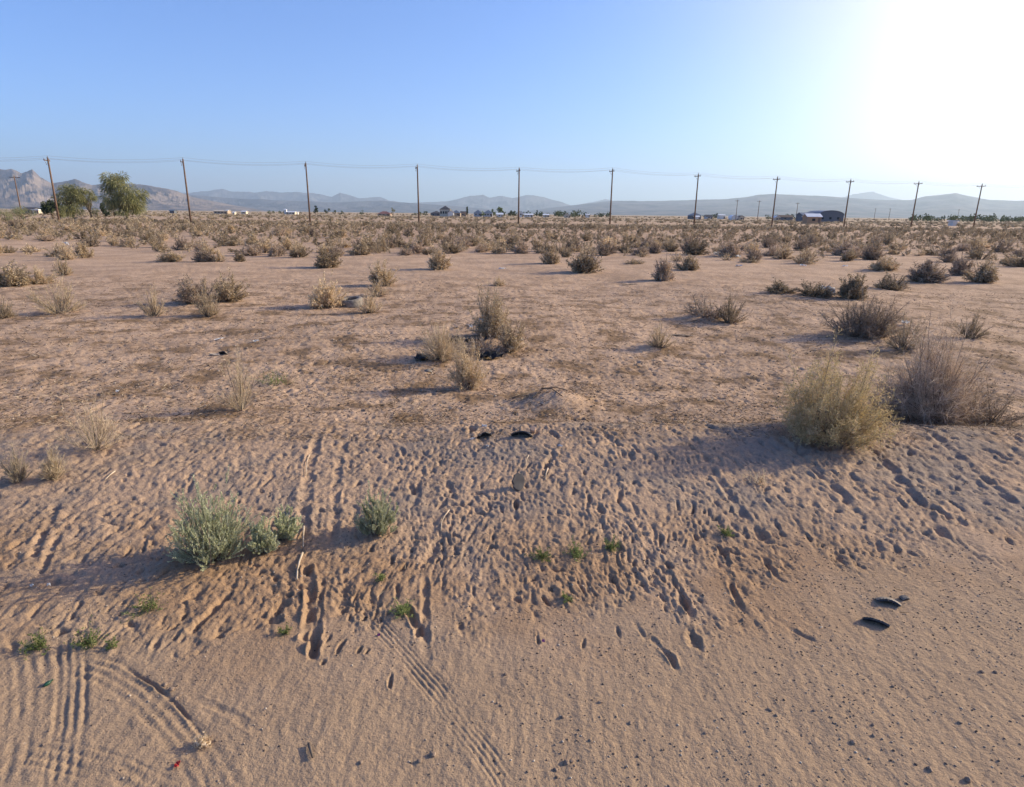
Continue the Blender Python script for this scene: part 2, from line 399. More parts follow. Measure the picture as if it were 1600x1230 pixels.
# ------------------------------------------------------------------ mountains
def rock_mat(name, c1, c2, scale):
    m, t, b = principled(name, .95, .05)
    geo = t.nodes.new('ShaderNodeNewGeometry'); n = t.nodes.new('ShaderNodeTexNoise'); n.inputs['Scale'].default_value = scale; n.inputs['Detail'].default_value = 8
    n.inputs['Roughness'].default_value = .65
    t.links.new(geo.outputs['Position'], n.inputs['Vector']); r = ramp(t, [c1, c2], [.4, .6])
    t.links.new(n.outputs['Fac'], r.inputs[0]); t.links.new(r.outputs[0], b.inputs['Base Color'])
    return m
def mountain(name, D, W, prof, rough, mat, seed, step=1.2, rel=1.0):
    us = np.arange(prof[0][0], prof[-1][0] + .1, step)
    vs = np.interp(us, [p[0] for p in prof], [p[1] for p in prof])
    hv = 334 + (us - 800) * math.tan(ROLL)
    top = np.array([(lambda d: d[2] / d[1])(ray(u, v)) for u, v in zip(us, vs)])
    bx = np.array([(lambda d: d[0] / d[1])(ray(u, w)) for u, w in zip(us, hv)])
    H = np.maximum(top * D + CAM_H, 0)
    nd = 110
    s = np.linspace(-1, 1, nd)
    yy = D + s * W
    X = bx[None, :] * yy[:, None]; Yy = np.repeat(yy[:, None], len(us), 1)
    X2 = X
    k = W * .34
    ridg = 0; a = 1
    for o in range(6):
        n_ = 1 - np.abs(gn(X2 / (k / 2 ** o) + seed * 3.7 + o * 11, Yy / (k / 2 ** o * 1.3) + seed)) * 1.5
        ridg = ridg + a * n_ ** 2; a *= .55
    ridg = ridg / 2.1
    fall = 1 - np.abs(s)[:, None]
    base = H[None, :] * fall ** rel
    z = base * (1 - rough * (1 - ridg) * np.minimum(1, np.abs(s)[:, None] * 3.0 + .12))
    z = np.where(fall <= 0, -30, z)
    V = np.stack([X.ravel(), Yy.ravel(), z.ravel()], 1)
    i = np.arange(nd - 1)[:, None] * len(us); j = np.arange(len(us) - 1)[None, :]
    q = np.stack([i + j, i + j + 1, i + len(us) + j + 1, i + len(us) + j], -1).reshape(-1, 4)
    me = np_mesh(name, V, q, None, (mat,), smooth=False)
    return tag(link(name, me), kind='structure')
mr1 = rock_mat('tan_rock', (.10, .085, .085), (.26, .205, .17), .0035)
mr2 = rock_mat('haze_blue_rock', (.03, .035, .055), (.13, .12, .125), .0022)  # distance haze painted into the rock: albedo darkened and blued
mountain('mountains', 8000, 1900, [(-160, 250), (-60, 258), (0, 262), (30, 262), (45, 268), (62, 262), (72, 276), (88, 284), (112, 280), (125, 277), (150, 288), (180, 284), (225, 286), (250, 291), (280, 297), (300, 306), (330, 313), (370, 321), (420, 330)], .7, mr1, 1, .8, .8)
mountain('mountains', 13500, 3000, [(180, 306), (290, 300), (330, 306), (420, 311), (520, 315), (600, 313), (700, 320), (760, 326), (820, 333)], .85, mr2, 2, 1, .8)
mountain('mountains', 21000, 4500, [(60, 300), (200, 298), (300, 299), (325, 296), (350, 293), (365, 297), (400, 299), (420, 297), (440, 299), (490, 299), (520, 305), (533, 299), (560, 308), (595, 306), (610, 313), (640, 316), (700, 313), (735, 305), (755, 303), (765, 308), (785, 304), (800, 308), (820, 303), (850, 306), (870, 313), (892, 320), (925, 332)], .7, mr2, 3, 1, .8)
mountain('mountains', 14000, 5500, [(800, 333), (840, 327), (880, 322), (920, 317), (960, 313), (1000, 313), (1060, 312), (1130, 310), (1160, 307), (1180, 303), (1205, 301), (1240, 303), (1290, 306), (1330, 308), (1380, 311), (1420, 311), (1440, 305), (1485, 301), (1510, 306), (1540, 311), (1600, 313), (1720, 315), (1800, 318)], .45, mr2, 4, 1.5, .9)
mountain('mountains', 26000, 3500, [(890, 322), (925, 315), (945, 310), (965, 315), (1000, 320)], .4, mr2, 5, 1, .8)
mountain('mountains', 26000, 3500, [(1270, 318), (1310, 307), (1340, 300), (1358, 298), (1375, 304), (1410, 313), (1440, 320)], .4, mr2, 6, 1, .8)

# ------------------------------------------------------------------ haze
def haze():
    bm = bmesh.new(); box(bm, -42000, 42000, -3000, 34000, -60, 1500)
    m = bpy.data.materials.new('thin_haze'); m.use_nodes = True; t = m.node_tree; t.nodes.clear()
    o = t.nodes.new('ShaderNodeOutputMaterial'); v = t.nodes.new('ShaderNodeVolumePrincipled')
    v.inputs['Color'].default_value = (.66, .83, 1, 1); v.inputs['Density'].default_value = HAZE; v.inputs['Anisotropy'].default_value = .25
    t.links.new(v.outputs[0], o.inputs['Volume'])
    tag(link('haze', bm_mesh('haze', bm, m)), kind='stuff')
HAZE = 5.6e-5
haze()

# ------------------------------------------------------------------ plants
def unit(a): return a / np.maximum(np.linalg.norm(a, axis=1, keepdims=True), 1e-9)
class Strands:
    """collects tapering curved blades and leaves; all of one plant part go into one mesh"""
    def __init__(s, seed): s.r = np.random.RandomState(seed); s.V = []; s.Q = []; s.T = []; s.n = 0
    def blades(s, P, D, Ln, Wd, bend, segs=3, tint=None, tip=.25):
        n = len(P); r = s.r; D = unit(D)
        side = unit(np.cross(D, unit(r.normal(size=(n, 3)))))
        t = np.linspace(0, 1, segs + 1)
        C = P[:, None] + D[:, None] * (Ln[:, None, None] * t[None, :, None]) + bend[:, None] * (Ln[:, None, None] * (t ** 2)[None, :, None])
        w = (Wd[:, None] * (1 - (1 - tip) * t[None]))[..., None] * .5
        V = np.stack([C - side[:, None] * w, C + side[:, None] * w], 2).reshape(-1, 3)
        b = s.n + (np.arange(n) * (segs + 1) * 2)[:, None] + np.arange(segs)[None] * 2
        s.Q.append(np.stack([b, b + 1, b + 3, b + 2], -1).reshape(-1, 4)); s.V.append(V); s.n += len(V)
        tn = r.rand(n) if tint is None else tint
        s.T.append(np.repeat(tn, (segs + 1) * 2))
        return C, D
    def leaves(s, P, D, size, aspect=.35, tint=None):
        n = len(P); r = s.r; D = unit(D); side = unit(np.cross(D, unit(r.normal(size=(n, 3)))))
        l = D * size[:, None]; w = side * size[:, None] * aspect
        V = np.stack([P, P + l * .5 + w * .5, P + l, P + l * .5 - w * .5], 1).reshape(-1, 3)
        b = s.n + np.arange(n)[:, None] * 4 + np.arange(4)[None]
        s.Q.append(b); s.V.append(V); s.n += len(V); s.T.append(np.repeat(r.rand(n) if tint is None else tint, 4))
    def mesh(s, name, mat):
        return np_mesh(name, np.vstack(s.V), np.vstack(s.Q), None, (mat,), np.concatenate(s.T))
    def arrays(s): return np.vstack(s.V), np.vstack(s.Q), np.concatenate(s.T)

def polar(r, n, tilt, pw=1.0):
    az = r.rand(n) * 2 * PI; ti = tilt * r.rand(n) ** pw
    return np.stack([np.sin(ti) * np.cos(az), np.sin(ti) * np.sin(az), np.cos(ti)], 1)

# colour sets (albedo): stems, foliage
C_TAN = [(.36, .27, .165), (.60, .465, .30), (.72, .58, .41)]
C_GREY = [(.19, .145, .09), (.42, .325, .21), (.62, .49, .34)]
C_OLV = [(.32, .27, .135), (.54, .43, .235), (.68, .51, .33)]
C_SAGE = [(.38, .40, .22), (.56, .57, .36), (.66, .65, .46)]
C_GRN = [(.09, .13, .04), (.17, .21, .07), (.26, .27, .12)]
C_PURP = [(.20, .15, .11), (.42, .32, .235), (.58, .46, .35)]
C_STRAW = [(.34, .26, .16), (.48, .38, .25), (.58, .48, .34)]
C_WOOD = [(.10, .08, .06), (.20, .16, .12), (.32, .27, .21)]
M_pl = {k: plant_mat(k + '_twigs', c, tr, .38 if k in ('grey', 'purple') else .22) for k, c, tr in [('tan', C_TAN, .3), ('grey', C_GREY, .22), ('olive', C_OLV, .3), ('sage', C_SAGE, .3), ('green', C_GRN, .35),
                                                         ('purple', C_PURP, .2), ('straw', C_STRAW, .35), ('wood', C_WOOD, 0)]}

def shrub_parts(kind, seed, h, rad, dens=1.0, wide=1.0):
    """returns (stems Strands, foliage Strands); the plant is h high and 2*rad wide"""
    r = np.random.RandomState(seed); st = Strands(seed + 1); fo = Strands(seed + 2)
    up = .12; tw_l = (.07, .17); nm = int(110 * dens); ntw = int(5200 * dens); tw_w = .0033 * wide; leaf = .02; nl = 0; tiltp = .62; basef = .30; zmin = .3; rnd = .75; jag = .30; twl = .10
    if kind == 'dry': nm = int(90 * dens); ntw = int(3600 * dens); up = .25; tw_w = .0026 * wide; tiltp = .65; tw_l = (.08, .2); rnd = .6
    if kind == 'grey': nl = int(3400 * dens); leaf = .020 * wide
    if kind == 'wispy': nm = int(40 * dens); ntw = int(1500 * dens); up = .4; tw_w = .0024 * wide; tiltp = .9; tw_l = (.08, .24); rnd = .55; basef = .12; nl = 0
    if kind == 'olive': nl = int(17000 * dens); ntw = int(6500 * dens); tw_l = (.05, .13); leaf = .019 * wide; basef = .5; jag = .34; tiltp = .5; up = .05; rnd = .9
    if kind == 'brush': nm = int(170 * dens); ntw = int(8500 * dens); up = .02; rnd = 1.0; tw_l = (.06, .18); tw_w = .0034 * wide; nl = int(2600 * dens); leaf = .014 * wide; basef = .5; jag = .38; twl = .16
    if kind == 'sage': nm = int(85 * dens); ntw = int(650 * dens); nl = int(26000 * dens); leaf = .013 * wide; up = .7; tw_w = .006 * wide; basef = .35; zmin = .15; tw_l = (.12, .26); rnd = .45
    if kind == 'grey' and seed % 2: jag = .45; tiltp = .5
    if kind == 'low': nm = int(80 * dens); ntw = int(3200 * dens); up = .0; nl = int(900 * dens); leaf = .02 * wide; basef = .6; tiltp = .5; rnd = 1.0
    # stems reach the surface of a half-ellipsoid with an uneven outline
    d = polar(r, nm, 1.45, tiltp)
    lob = 1 + (.16 if kind in ('olive', 'brush', 'sage') else .28) * np.sin(np.arctan2(d[:, 1], d[:, 0]) * 3 + seed) * d[:, 2] ** .5 + r.uniform(-jag, .08, nm)
    tips = d * np.array([rad, rad, h]) * lob[:, None]; tips[:, 2] = np.maximum(tips[:, 2], h * .12)
    a = r.rand(nm) * 2 * PI; q = rad * basef * np.sqrt(r.rand(nm))
    base = np.stack([np.cos(a) * q, np.sin(a) * q, np.full(nm, -.02)], 1)
    base[:, :2] = base[:, :2] * .5 + tips[:, :2] * basef * .6
    vec = tips - base; Ln = np.linalg.norm(vec, axis=1); D = unit(vec)
    bend = r.normal(size=(nm, 3)) * twl; bend[:, 2] += .08 * up
    D0 = unit(D - bend)
    C, _ = st.blades(base, D0, Ln, (.0075 + .004 * r.rand(nm)) * wide * (1.3 if kind == 'brush' else 1), bend, 5)
    # twigs
    k = r.randint(0, nm, ntw); t = zmin + (1 - zmin) * r.rand(ntw) ** np.where(r.rand(ntw) < .35, 2.0, .55)
    f = t * 5; i0 = np.minimum(f.astype(int), 4); fr = (f - i0)[:, None]
    P = C[k, i0] * (1 - fr) + C[k, i0 + 1] * fr
    D = unit(D[k] + r.normal(size=(ntw, 3)) * rnd + np.array([0, 0, up]))
    Lt = r.uniform(*tw_l, ntw) * max(h, rad * .9)
    P[:, 2] = np.maximum(P[:, 2], .01)
    tb = np.clip(r.rand(ntw), 0, 1)
    bt = r.normal(size=(ntw, 3)) * .16; bt[:, 2] += .15 * up
    CT, DT = fo.blades(P, D, Lt, tw_w * (.7 + .6 * r.rand(ntw)), bt, 3, tb)
    if nl:
        k = r.randint(0, ntw, nl); t = r.rand(nl) ** .6 * 3; i0 = np.minimum(t.astype(int), 2); fr = (t - i0)[:, None]
        P = CT[k, i0] * (1 - fr) + CT[k, i0 + 1] * fr
        fo.leaves(P, unit(DT[k] + r.normal(size=(nl, 3)) * (.45 if kind == 'sage' else .8)), leaf * (.6 + .8 * r.rand(nl)), .38, np.clip(tb[k] * .6 + .4 * r.rand(nl), 0, 1))
    return st, fo
KMAT = {'wispy': 'tan', 'dry': 'tan', 'grey': 'grey', 'olive': 'olive', 'brush': 'purple', 'sage': 'sage', 'low': 'grey', 'straw': 'straw'}

def near_shrub(u, v, hpx, wpx, kind, label, seed, dens=1.0, cat='shrub', group=None, mat=None, name='desert_shrub'):
    x, y, z = at(u, v)
    D = math.hypot(y, CAM_H - z); h = hpx * .92 / FPX * D; rad = wpx * 1.06 / FPX * D / 2
    st, fo = shrub_parts(kind, seed, h, rad, dens, max(1.0, y / 6.5))
    o = empty(name, (x, y, z), 0); tag(o, label, cat, group)
    link('stems', st.mesh('stems', M_pl['wood']), o); link('foliage', fo.mesh('foliage', M_pl[mat or KMAT[kind]]), o)
    return o

near = [
 (330, 872, 108, 104, 'sage', 'largest pale green sagebrush at the head of the long shadow on the sand bank', 1.4, 'sage'),
 (412, 864, 52, 40, 'sage', 'small pale green sagebrush tight against the largest one', .5, 'sage'),
 (448, 842, 46, 42, 'sage', 'loose green sagebrush behind the buried stick, second from the largest', .45, 'sage'),
 (590, 832, 62, 56, 'sage', 'lone green sagebrush standing apart with a boxy shadow on the sand', .8, 'sage'),
 (377, 640, 84, 58, 'dry', 'thin wispy dry weed stalks with a narrow shadow, alone on bare soil', .9, 'dry'),
 (150, 702, 88, 84, 'dry', 'pale skeletal dry weed at the edge of the sand bank', 1.0, 'dry'),
 (30, 752, 44, 40, 'straw', 'straw coloured tuft of dead grass at the frame edge, beside its twin', 1.8, 'dry'),
 (84, 748, 46, 40, 'straw', 'straw coloured tuft of dead grass next to another and nearer the dry weed', 1.8, 'dry'),
 (768, 526, 66, 62, 'grey', 'tall upright grey brown bush rising behind the dumped rubbish', 1.1, 'grey'),
 (690, 562, 58, 80, 'dry', 'broad tan dry bush in front of the dumped rubbish', 1.3, 'dry'),
 (729, 606, 72, 54, 'grey', 'tan and grey dry bush with a white scrap at its foot', .8, 'dry'),
 (752, 548, 26, 90, 'low', 'dark matted dead brush at the base of the rubbish', .8, 'brush'),
 (797, 548, 46, 46, 'grey', 'low grey brown bush beside the tall one at the rubbish', .7, 'grey'),
 (1294, 686, 142, 158, 'olive', 'big yellow green bush at the edge of the sand bank', 2.0, 'olive'),
 (1452, 652, 152, 142, 'brush', 'big tangled purplish brown dead bush behind the yellow green one', 1.6, 'brush'),
 (1395, 648, 60, 80, 'brush', 'dark low brush filling the gap between the two biggest bushes', .6, 'brush'),
 (1530, 655, 62, 110, 'low', 'low dark brown brush sprawling beside the big dead bush', .9, 'brush'),
 (1350, 524, 58, 120, 'brush', 'wide dark grey bush with a pointed shadow behind the big dead bush', 1.2, 'brush'),
 (1412, 545, 50, 66, 'dry', 'grey dry bush peeking over the big dead bush', .7, 'grey'),
 (1515, 528, 36, 50, 'dry', 'small reddish tan dry bush alone beyond the big dead bush', .7, 'grey'),
 (1102, 500, 30, 66, 'low', 'dark low heap of dead brush on a small mound', .9, 'brush'),
 (1140, 504, 38, 54, 'dry', 'dry purplish tan bush attached to the dark heap of dead brush', .7, 'grey'),
 (1030, 542, 34, 44, 'dry', 'small dry tan bush on a dark tuft over a mossy brown patch', .6, 'dry'),
 (96, 489, 54, 70, 'dry', 'spreading pale dry bush with a long dark shadow', .7, 'dry'),
 (240, 494, 40, 38, 'dry', 'small dry bush at the end of a shared shadow, beside the dark bush', .5, 'dry'),
 (326, 494, 50, 38, 'dry', 'tall narrow straw bush in front of the dark bush', .6, 'dry'),
 (302, 474, 42, 50, 'grey', 'darkest olive grey bush in the cluster of four on the open soil', .8, 'brush'),
 (356, 471, 44, 54, 'grey', 'olive tan bush at the end of the cluster of four', .8, 'grey'),
 (510, 480, 48, 56, 'grey', 'tan bush with the half buried tyre behind it', .8, 'dry'),
 (578, 489, 34, 36, 'dry', 'small dry bush just beyond the half buried tyre', .6, 'dry'),
 (597, 446, 36, 38, 'grey', 'tan grey bush above the pale low one near the tyre', .7, 'dry'),
 (590, 463, 24, 34, 'dry', 'pale low dry bush between the tyre and the tan grey bush', .5, 'dry'),
]
for i, (u, v, h, w, k, lab, dn, mt) in enumerate(near):
    nm = {'sage': 'sagebrush', 'dry': 'dry_shrub', 'straw': 'grass_tuft'}.get(k, 'desert_shrub')
    near_shrub(u, v, h, w, {'straw': 'wispy'}.get(k, 'wispy' if 'weed' in lab else k), lab, 100 + i * 7, dn, 'grass tuft' if k == 'straw' else 'shrub',
               'green sagebrush on the sand bank' if k == 'sage' else 'shrubs on the open desert soil',
               'straw' if k == 'straw' else KMAT[mt], nm)

# shared shrub meshes for the middle distance: unit height, about unit radius .6
PROTO = {}
def proto(kind, mat, i, dens, wide):
    key = (kind, mat, i, dens)
    if key not in PROTO:
        st, fo = shrub_parts(kind, 900 + i * 13 + len(kind), 1.0, .62, dens, wide)
        a, b, c = st.arrays(); d, e, f = fo.arrays()
        PROTO[key] = (np_mesh('shrub', np.vstack([a, d]), np.vstack([b, e + len(a)]), None, (M_pl['wood'], M_pl[mat]), np.concatenate([c, f]),
                              midx=np.concatenate([np.zeros(len(b)), np.ones(len(e))])), np.vstack([a, d]), np.vstack([b, e + len(a)]), np.concatenate([c * .5, f]))
    return PROTO[key][0]
GP = 'scattered shrubs of the desert plain'
def mid_shrub(x, y, h, w, kind, mat, i, label, rz=0, dens=.45):
    me = proto(kind, mat, i % 6, dens, 5.0)
    o = link('desert_shrub', me, None, (x, y, smooth_h(x, y) - .01), rz, (w / 1.42, w / 1.42, h * .86))
    tag(o, label, 'shrub', GP); return o
mids = [
 (512, 418, 30, 46, 'grey', 'round grey brown shrub alone before the scrub belt, fairly dark base'),
 (686, 421, 34, 40, 'grey', 'round tan shrub alone on bare soil with a long thin shadow'),
 (780, 446, 15, 24, 'dry', 'tiny tan shrub alone on bare soil above the tall rubbish bush'),
 (1036, 438, 38, 40, 'brush', 'reddish brown twiggy shrub alone on pinkish soil'),
 (1074, 422, 24, 42, 'grey', 'low grey shrub just beyond the reddish brown twiggy one'),
 (912, 426, 42, 52, 'grey', 'largest olive grey shrub of the group in the centre'),
 (860, 412, 27, 34, 'grey', 'round tan shrub beside the largest olive grey one'),
 (884, 402, 18, 20, 'grey', 'small grey shrub behind the largest olive grey one'),
 (813, 396, 22, 32, 'brush', 'dark round shrub with a short shadow left of the central group'),
 (843, 396, 12, 18, 'grey', 'very small shrub between the dark round one and the central group'),
 (1332, 467, 42, 46, 'grey', 'upright tan shrub at the end of the rubbish strewn dark brush'),
 (1275, 463, 26, 62, 'low', 'dark low brush strewn with white rubbish'),
 (1220, 457, 20, 58, 'low', 'thin low brush trailing off from the rubbish strewn dark brush'),
 (1390, 452, 26, 56, 'low', 'low grey brush beyond the upright tan shrub'),
 (1446, 440, 36, 66, 'brush', 'wide dark grey brown shrub, widest of the three behind the dead bush'),
 (1500, 430, 32, 40, 'brush', 'dark shrub touching a pale one, middle of the three behind the dead bush'),
 (1533, 441, 34, 50, 'grey', 'tan grey shrub, last of the three behind the dead bush'),
 (1258, 412, 19, 48, 'low', 'low flat grey shrub alone with dark underside'),
 (1320, 399, 22, 52, 'brush', 'broad dark shrub in front of the barn'),
 (1362, 406, 24, 40, 'brush', 'dark grey shrub overlapping the broad one before the barn'),
 (1380, 422, 22, 46, 'grey', 'grey shrub with pale litter in front of it'),
 (1465, 399, 13, 58, 'low', 'flat spreading brush over a low dark hummock'),
 (1172, 410, 10, 42, 'low', 'sparse creeping low brush near the pale litter'),
 (1086, 398, 26, 46, 'grey', 'grey brown shrub joined to the one holding a white bag'),
 (1140, 402, 27, 48, 'brush', 'reddish brown shrub with a white bag caught at its foot'),
 (1000, 399, 15, 34, 'brush', 'dark low shrub with a pale stalk, by the small pair'),
 (1022, 396, 18, 26, 'brush', 'small dark pair of reddish tufts beyond the twiggy shrub'),
 (990, 412, 8, 34, 'low', 'flat dead brush lying on bare soil'),
 (320, 409, 20, 40, 'brush', 'dark tufted shrub beside the pale rounded one'),
 (268, 409, 20, 40, 'grey', 'dark grey shrub casting a shadow over bare soil, first of the row of four'),
 (342, 409, 20, 26, 'dry', 'pale rounded shrub third in the row of four'),
 (374, 409, 16, 20, 'grey', 'smallest shrub at the end of the row of four'),
 (452, 391, 22, 30, 'grey', 'rounded tan grey shrub alone near the second pole'),
 (104, 406, 24, 30, 'dry', 'pale tan shrub with a dark neighbour, below the pepper trees'),
 (132, 403, 26, 28, 'grey', 'fan shaped dark based shrub below the pepper trees'),
 (18, 447, 38, 62, 'grey', 'broad olive shrub at the very edge of the view'),
 (62, 443, 26, 60, 'dry', 'long pale straw shrub next to the broad olive one'),
 (100, 430, 26, 34, 'dry', 'faint tan shrub behind the long pale straw one'),
 (8, 497, 34, 34, 'dry', 'dry pinkish shrub cut off by the edge of the view'),
 (578, 393, 30, 42, 'grey', 'tan rounded shrub in a close clump of three below the third pole'),
 (600, 393, 26, 24, 'dry', 'pale shrub in the middle of the clump of three below the third pole'),
 (620, 386, 22, 34, 'grey', 'grey tan shrub at the back of the clump of three below the third pole'),
 (662, 385, 22, 30, 'grey', 'squat tan shrub beyond the shrub with the thin shadow'),
 (700, 390, 14, 32, 'low', 'low dark shrub just behind the one with the thin shadow'),
 (528, 371, 15, 34, 'grey', 'wide flat topped dark shrub between the second and third poles'),
 (490, 370, 15, 18, 'brush', 'small dark shrub directly below the second pole of the centre'),
]
rr = np.random.RandomState(5)
occupied = []
for i, (u, v, h, w, k, lab) in enumerate(mids):
    x, y, z = at(u, v); D = math.hypot(y, CAM_H)
    mt = {'grey': 'grey', 'dry': 'tan', 'brush': 'purple', 'low': 'grey'}[k]
    lab = lab.replace(' left of', ' beside')
    mid_shrub(x, y, h / FPX * D, w / FPX * D, k, mt, i, lab, rr.rand() * 6, .8 if D < 35 else .5); occupied.append((x, y, w / FPX * D))
for (u, v, h, w, *_r) in near:
    x, y = flat(u, v); occupied.append((x, y, w / FPX * y))

# the rest of the belt: the 220 or so that show largest stay objects, the mass beyond them is one object
def belt_ok(x, y):
    """bare lanes and clearings seen in the belt"""
    d = .36 + .8 * float(gn(np.array([x / 8.]), np.array([y / 6.]))[0])
    return d + .45 * min(1, max(0, (y - 38) / 30)) 
POLE_Y0 = 122.6
poles_u = [81, 304, 487, 654, 808, 953, 1085, 1206, 1321, 1425, 1525]
ordn = ['first', 'second', 'third', 'fourth', 'fifth', 'sixth', 'seventh', 'eighth', 'ninth', 'tenth', 'eleventh']
def img_u(x, y): 
    d = np.array([x, y, -CAM_H]); return 800 + FPX * (d @ Rv) / (d @ Fv), 615 - FPX * (d @ Uv) / (d @ Fv)
cand = []
for _ in range(16000):
    y = 35 + 55 * rr.rand() ** .8; x = rr.uniform(-.86, .86) * y
    if belt_ok(x, y) < rr.uniform(.25, 1.15): continue
    w = float(np.clip(rr.normal(1.25, .38), .5, 2.3))
    if any((x - a) ** 2 + (y - b) ** 2 < (.46 * (w + c)) ** 2 for a, b, c in occupied): continue
    occupied.append((x, y, w)); cand.append((x, y, w))
    if len(cand) >= 1500: break
cand.sort(key=lambda c: c[1] / c[2])
kinds = [('grey', 'grey', 'grey brown'), ('grey', 'tan', 'tan'), ('dry', 'tan', 'pale straw'), ('brush', 'purple', 'dark brown'), ('grey', 'grey', 'grey brown')]
rest = cand[205:]
for i, (x, y, w) in enumerate(cand[:205]):
    k, mt, word = kinds[rr.randint(5)]
    u, v = img_u(x, y); j = int(np.argmin([abs(u - q) for q in poles_u]))
    ahead = 'bare ground before' if y < 41 else ('front rows of' if y < 48 else 'thick of')
    size = 'small' if w < .95 else ('large' if w > 1.35 else 'medium')
    side = 'between' if min(abs(u - q) for q in poles_u) > 35 else 'in line with'
    if side == 'between':
        j0 = max([q for q in range(11) if poles_u[q] < u], default=-1)
        where = ('beyond the first pole' if j0 < 0 else 'beyond the last pole' if j0 == 10 else f'between {ordn[j0]} and {ordn[j0+1]} poles')
    else: where = f'in line with {ordn[j]} pole'
    mid_shrub(x, y, w * rr.uniform(.42, .72), w, k, mt, i, f'{size} {word} shrub, {ahead} scrub belt, {where}', rr.rand() * 6, .3)

def scrub_mass():
    """everything beyond: thousands of shrubs nobody would count"""
    VV = []; QQ = []; TT = []; n = 0
    lods = []
    for i in range(6):
        st, fo = shrub_parts(['grey', 'grey', 'dry', 'brush', 'grey', 'low'][i], 500 + i * 9, 1.0, .62, .05, 9.0)
        d, e, f = fo.arrays(); lods.append((d, e, f))
    low = []
    for i in range(4):
        r = np.random.RandomState(40 + i); s = Strands(60 + i); m = 34
        D = polar(r, m, 1.35, .6); D[:, 2] += .15
        s.blades(np.zeros((m, 3)) + D * np.array([.25, .25, .1]), D * np.array([1, 1, 1.5]), r.uniform(.4, .75, m), np.full(m, .16), r.normal(size=(m, 3)) * .1, 1); low.append(s.arrays())
    pts = [(x, y, w) for x, y, w in rest]
    r = rr
    def scatter(n, y0, y1, pw, wlo, whi, thr):
        yy = y0 + (y1 - y0) * r.rand(n) ** pw; xx = r.uniform(-.9, .9, n) * yy
        d = .5 + .9 * gn(xx / 9., yy / 7.) + .5 * np.clip((yy - 60) / 30, 0, 1)
        m = d > r.uniform(.2, thr, n); ww = r.uniform(wlo, whi, n)
        return list(zip(xx[m], yy[m], ww[m]))
    pts += scatter(2600, 88, 150, .7, .9, 1.8, 1.1) + scatter(3600, 145, 420, .6, 1.0, 2.0, 1.2) + scatter(1800, 400, 1100, .6, 1.5, 3.0, 1.1)
    XY = np.array([(p[0], p[1]) for p in pts]); Z = relief(XY[:, 0], XY[:, 1])
    for (x, y, w), z in zip(pts, Z):
        V, Q, T = lods[r.randint(6)] if y < 125 else low[r.randint(4)]
        a = r.rand() * 6.28; c, s_ = math.cos(a), math.sin(a); k = w / 1.3; hh = w * r.uniform(.38, .68)
        P = np.stack([(V[:, 0] * c - V[:, 1] * s_) * k + x, (V[:, 0] * s_ + V[:, 1] * c) * k + y, V[:, 2] * hh + z], 1)
        VV.append(P); QQ.append(Q + n); n += len(P); TT.append(np.clip(T * .65 + r.rand() * .7 - .2, 0, 1))
    me = np_mesh('scrub', np.vstack(VV), np.vstack(QQ), None, (M_scrub,), np.concatenate(TT))
    tag(link('distant_scrub', me), kind='stuff')
M_scrub = plant_mat('scrub_foliage', [(.15, .12, .08), (.36, .285, .19), (.56, .45, .32)], .2, .05)
scrub_mass()

# ------------------------------------------------------------------ utility poles and wires
M_pole = simple('weathered_pole_wood', (.20, .125, .085), (.13, .085, .06), 6, .85)
M_arm = simple('crossarm_wood', (.16, .12, .095), (.11, .085, .07), 6, .85)
M_ins = simple('grey_porcelain', (.30, .32, .34), (.22, .24, .26), 20, .3, .5)
M_wire = simple('aluminium_wire', (.40, .41, .43), (.34, .35, .37), 5, .5, .4, metal=.3)
DIR = Vector((.17813, .05171, 0)).normalized(); PER = Vector((-DIR.y, DIR.x, 0))
def pole_xy(k): return (-.7038 + .17813 * k) * POLE_Y0, (1 + .05171 * k) * POLE_Y0
ELEV = [.0745, .0742, .0708, .0690, .0660, .0668, .0610, .0575, .0550, .0531, .0504]
def pole_mesh(H):
    bm = bmesh.new(); tube(bm, [(0, 0, -.3), (0, 0, H * .5), (0, 0, H)], [.19, .165, .13], 10)
    return bm_mesh('pole', bm, M_pole, True)
def arm_mesh(): 
    bm = bmesh.new(); box(bm, -1.35, 1.35, -.07, .07, -.08, .08)
    for sgn in (-1, 1): tube(bm, [(sgn * .75, .1, -.06), (0, .12, -.75)], [.025, .025], 5)
    return bm_mesh('crossarm', bm, M_arm)
def ins_mesh():
    bm = bmesh.new(); tube(bm, [(0, 0, 0), (0, 0, .06), (0, 0, .09), (0, 0, .16), (0, 0, .19), (0, 0, .26)], [.03, .03, .085, .075, .05, .035], 8)
    return bm_mesh('insulator', bm, M_ins, True)
me_arm, me_ins = arm_mesh(), ins_mesh()
plab = ['first utility pole, by the pepper trees, in front of the rocky range', 'second utility pole counted from the pepper trees',
        'third utility pole counted from the pepper trees', 'fourth utility pole, standing nearly upright before the low hills gap', 'fifth utility pole, in front of the paired blue peaks',
        'sixth utility pole, where the mesa slope begins', 'seventh utility pole, beside the dark roofed house', 'eighth utility pole, beside pale sheds before the long mesa',
        'ninth utility pole, just past the curved roof barn', 'tenth utility pole, third from the bright end of the line', 'eleventh utility pole, faint in the sun glow near the end of the line']
wire_pts = {-1: [], 0: [], 1: []}
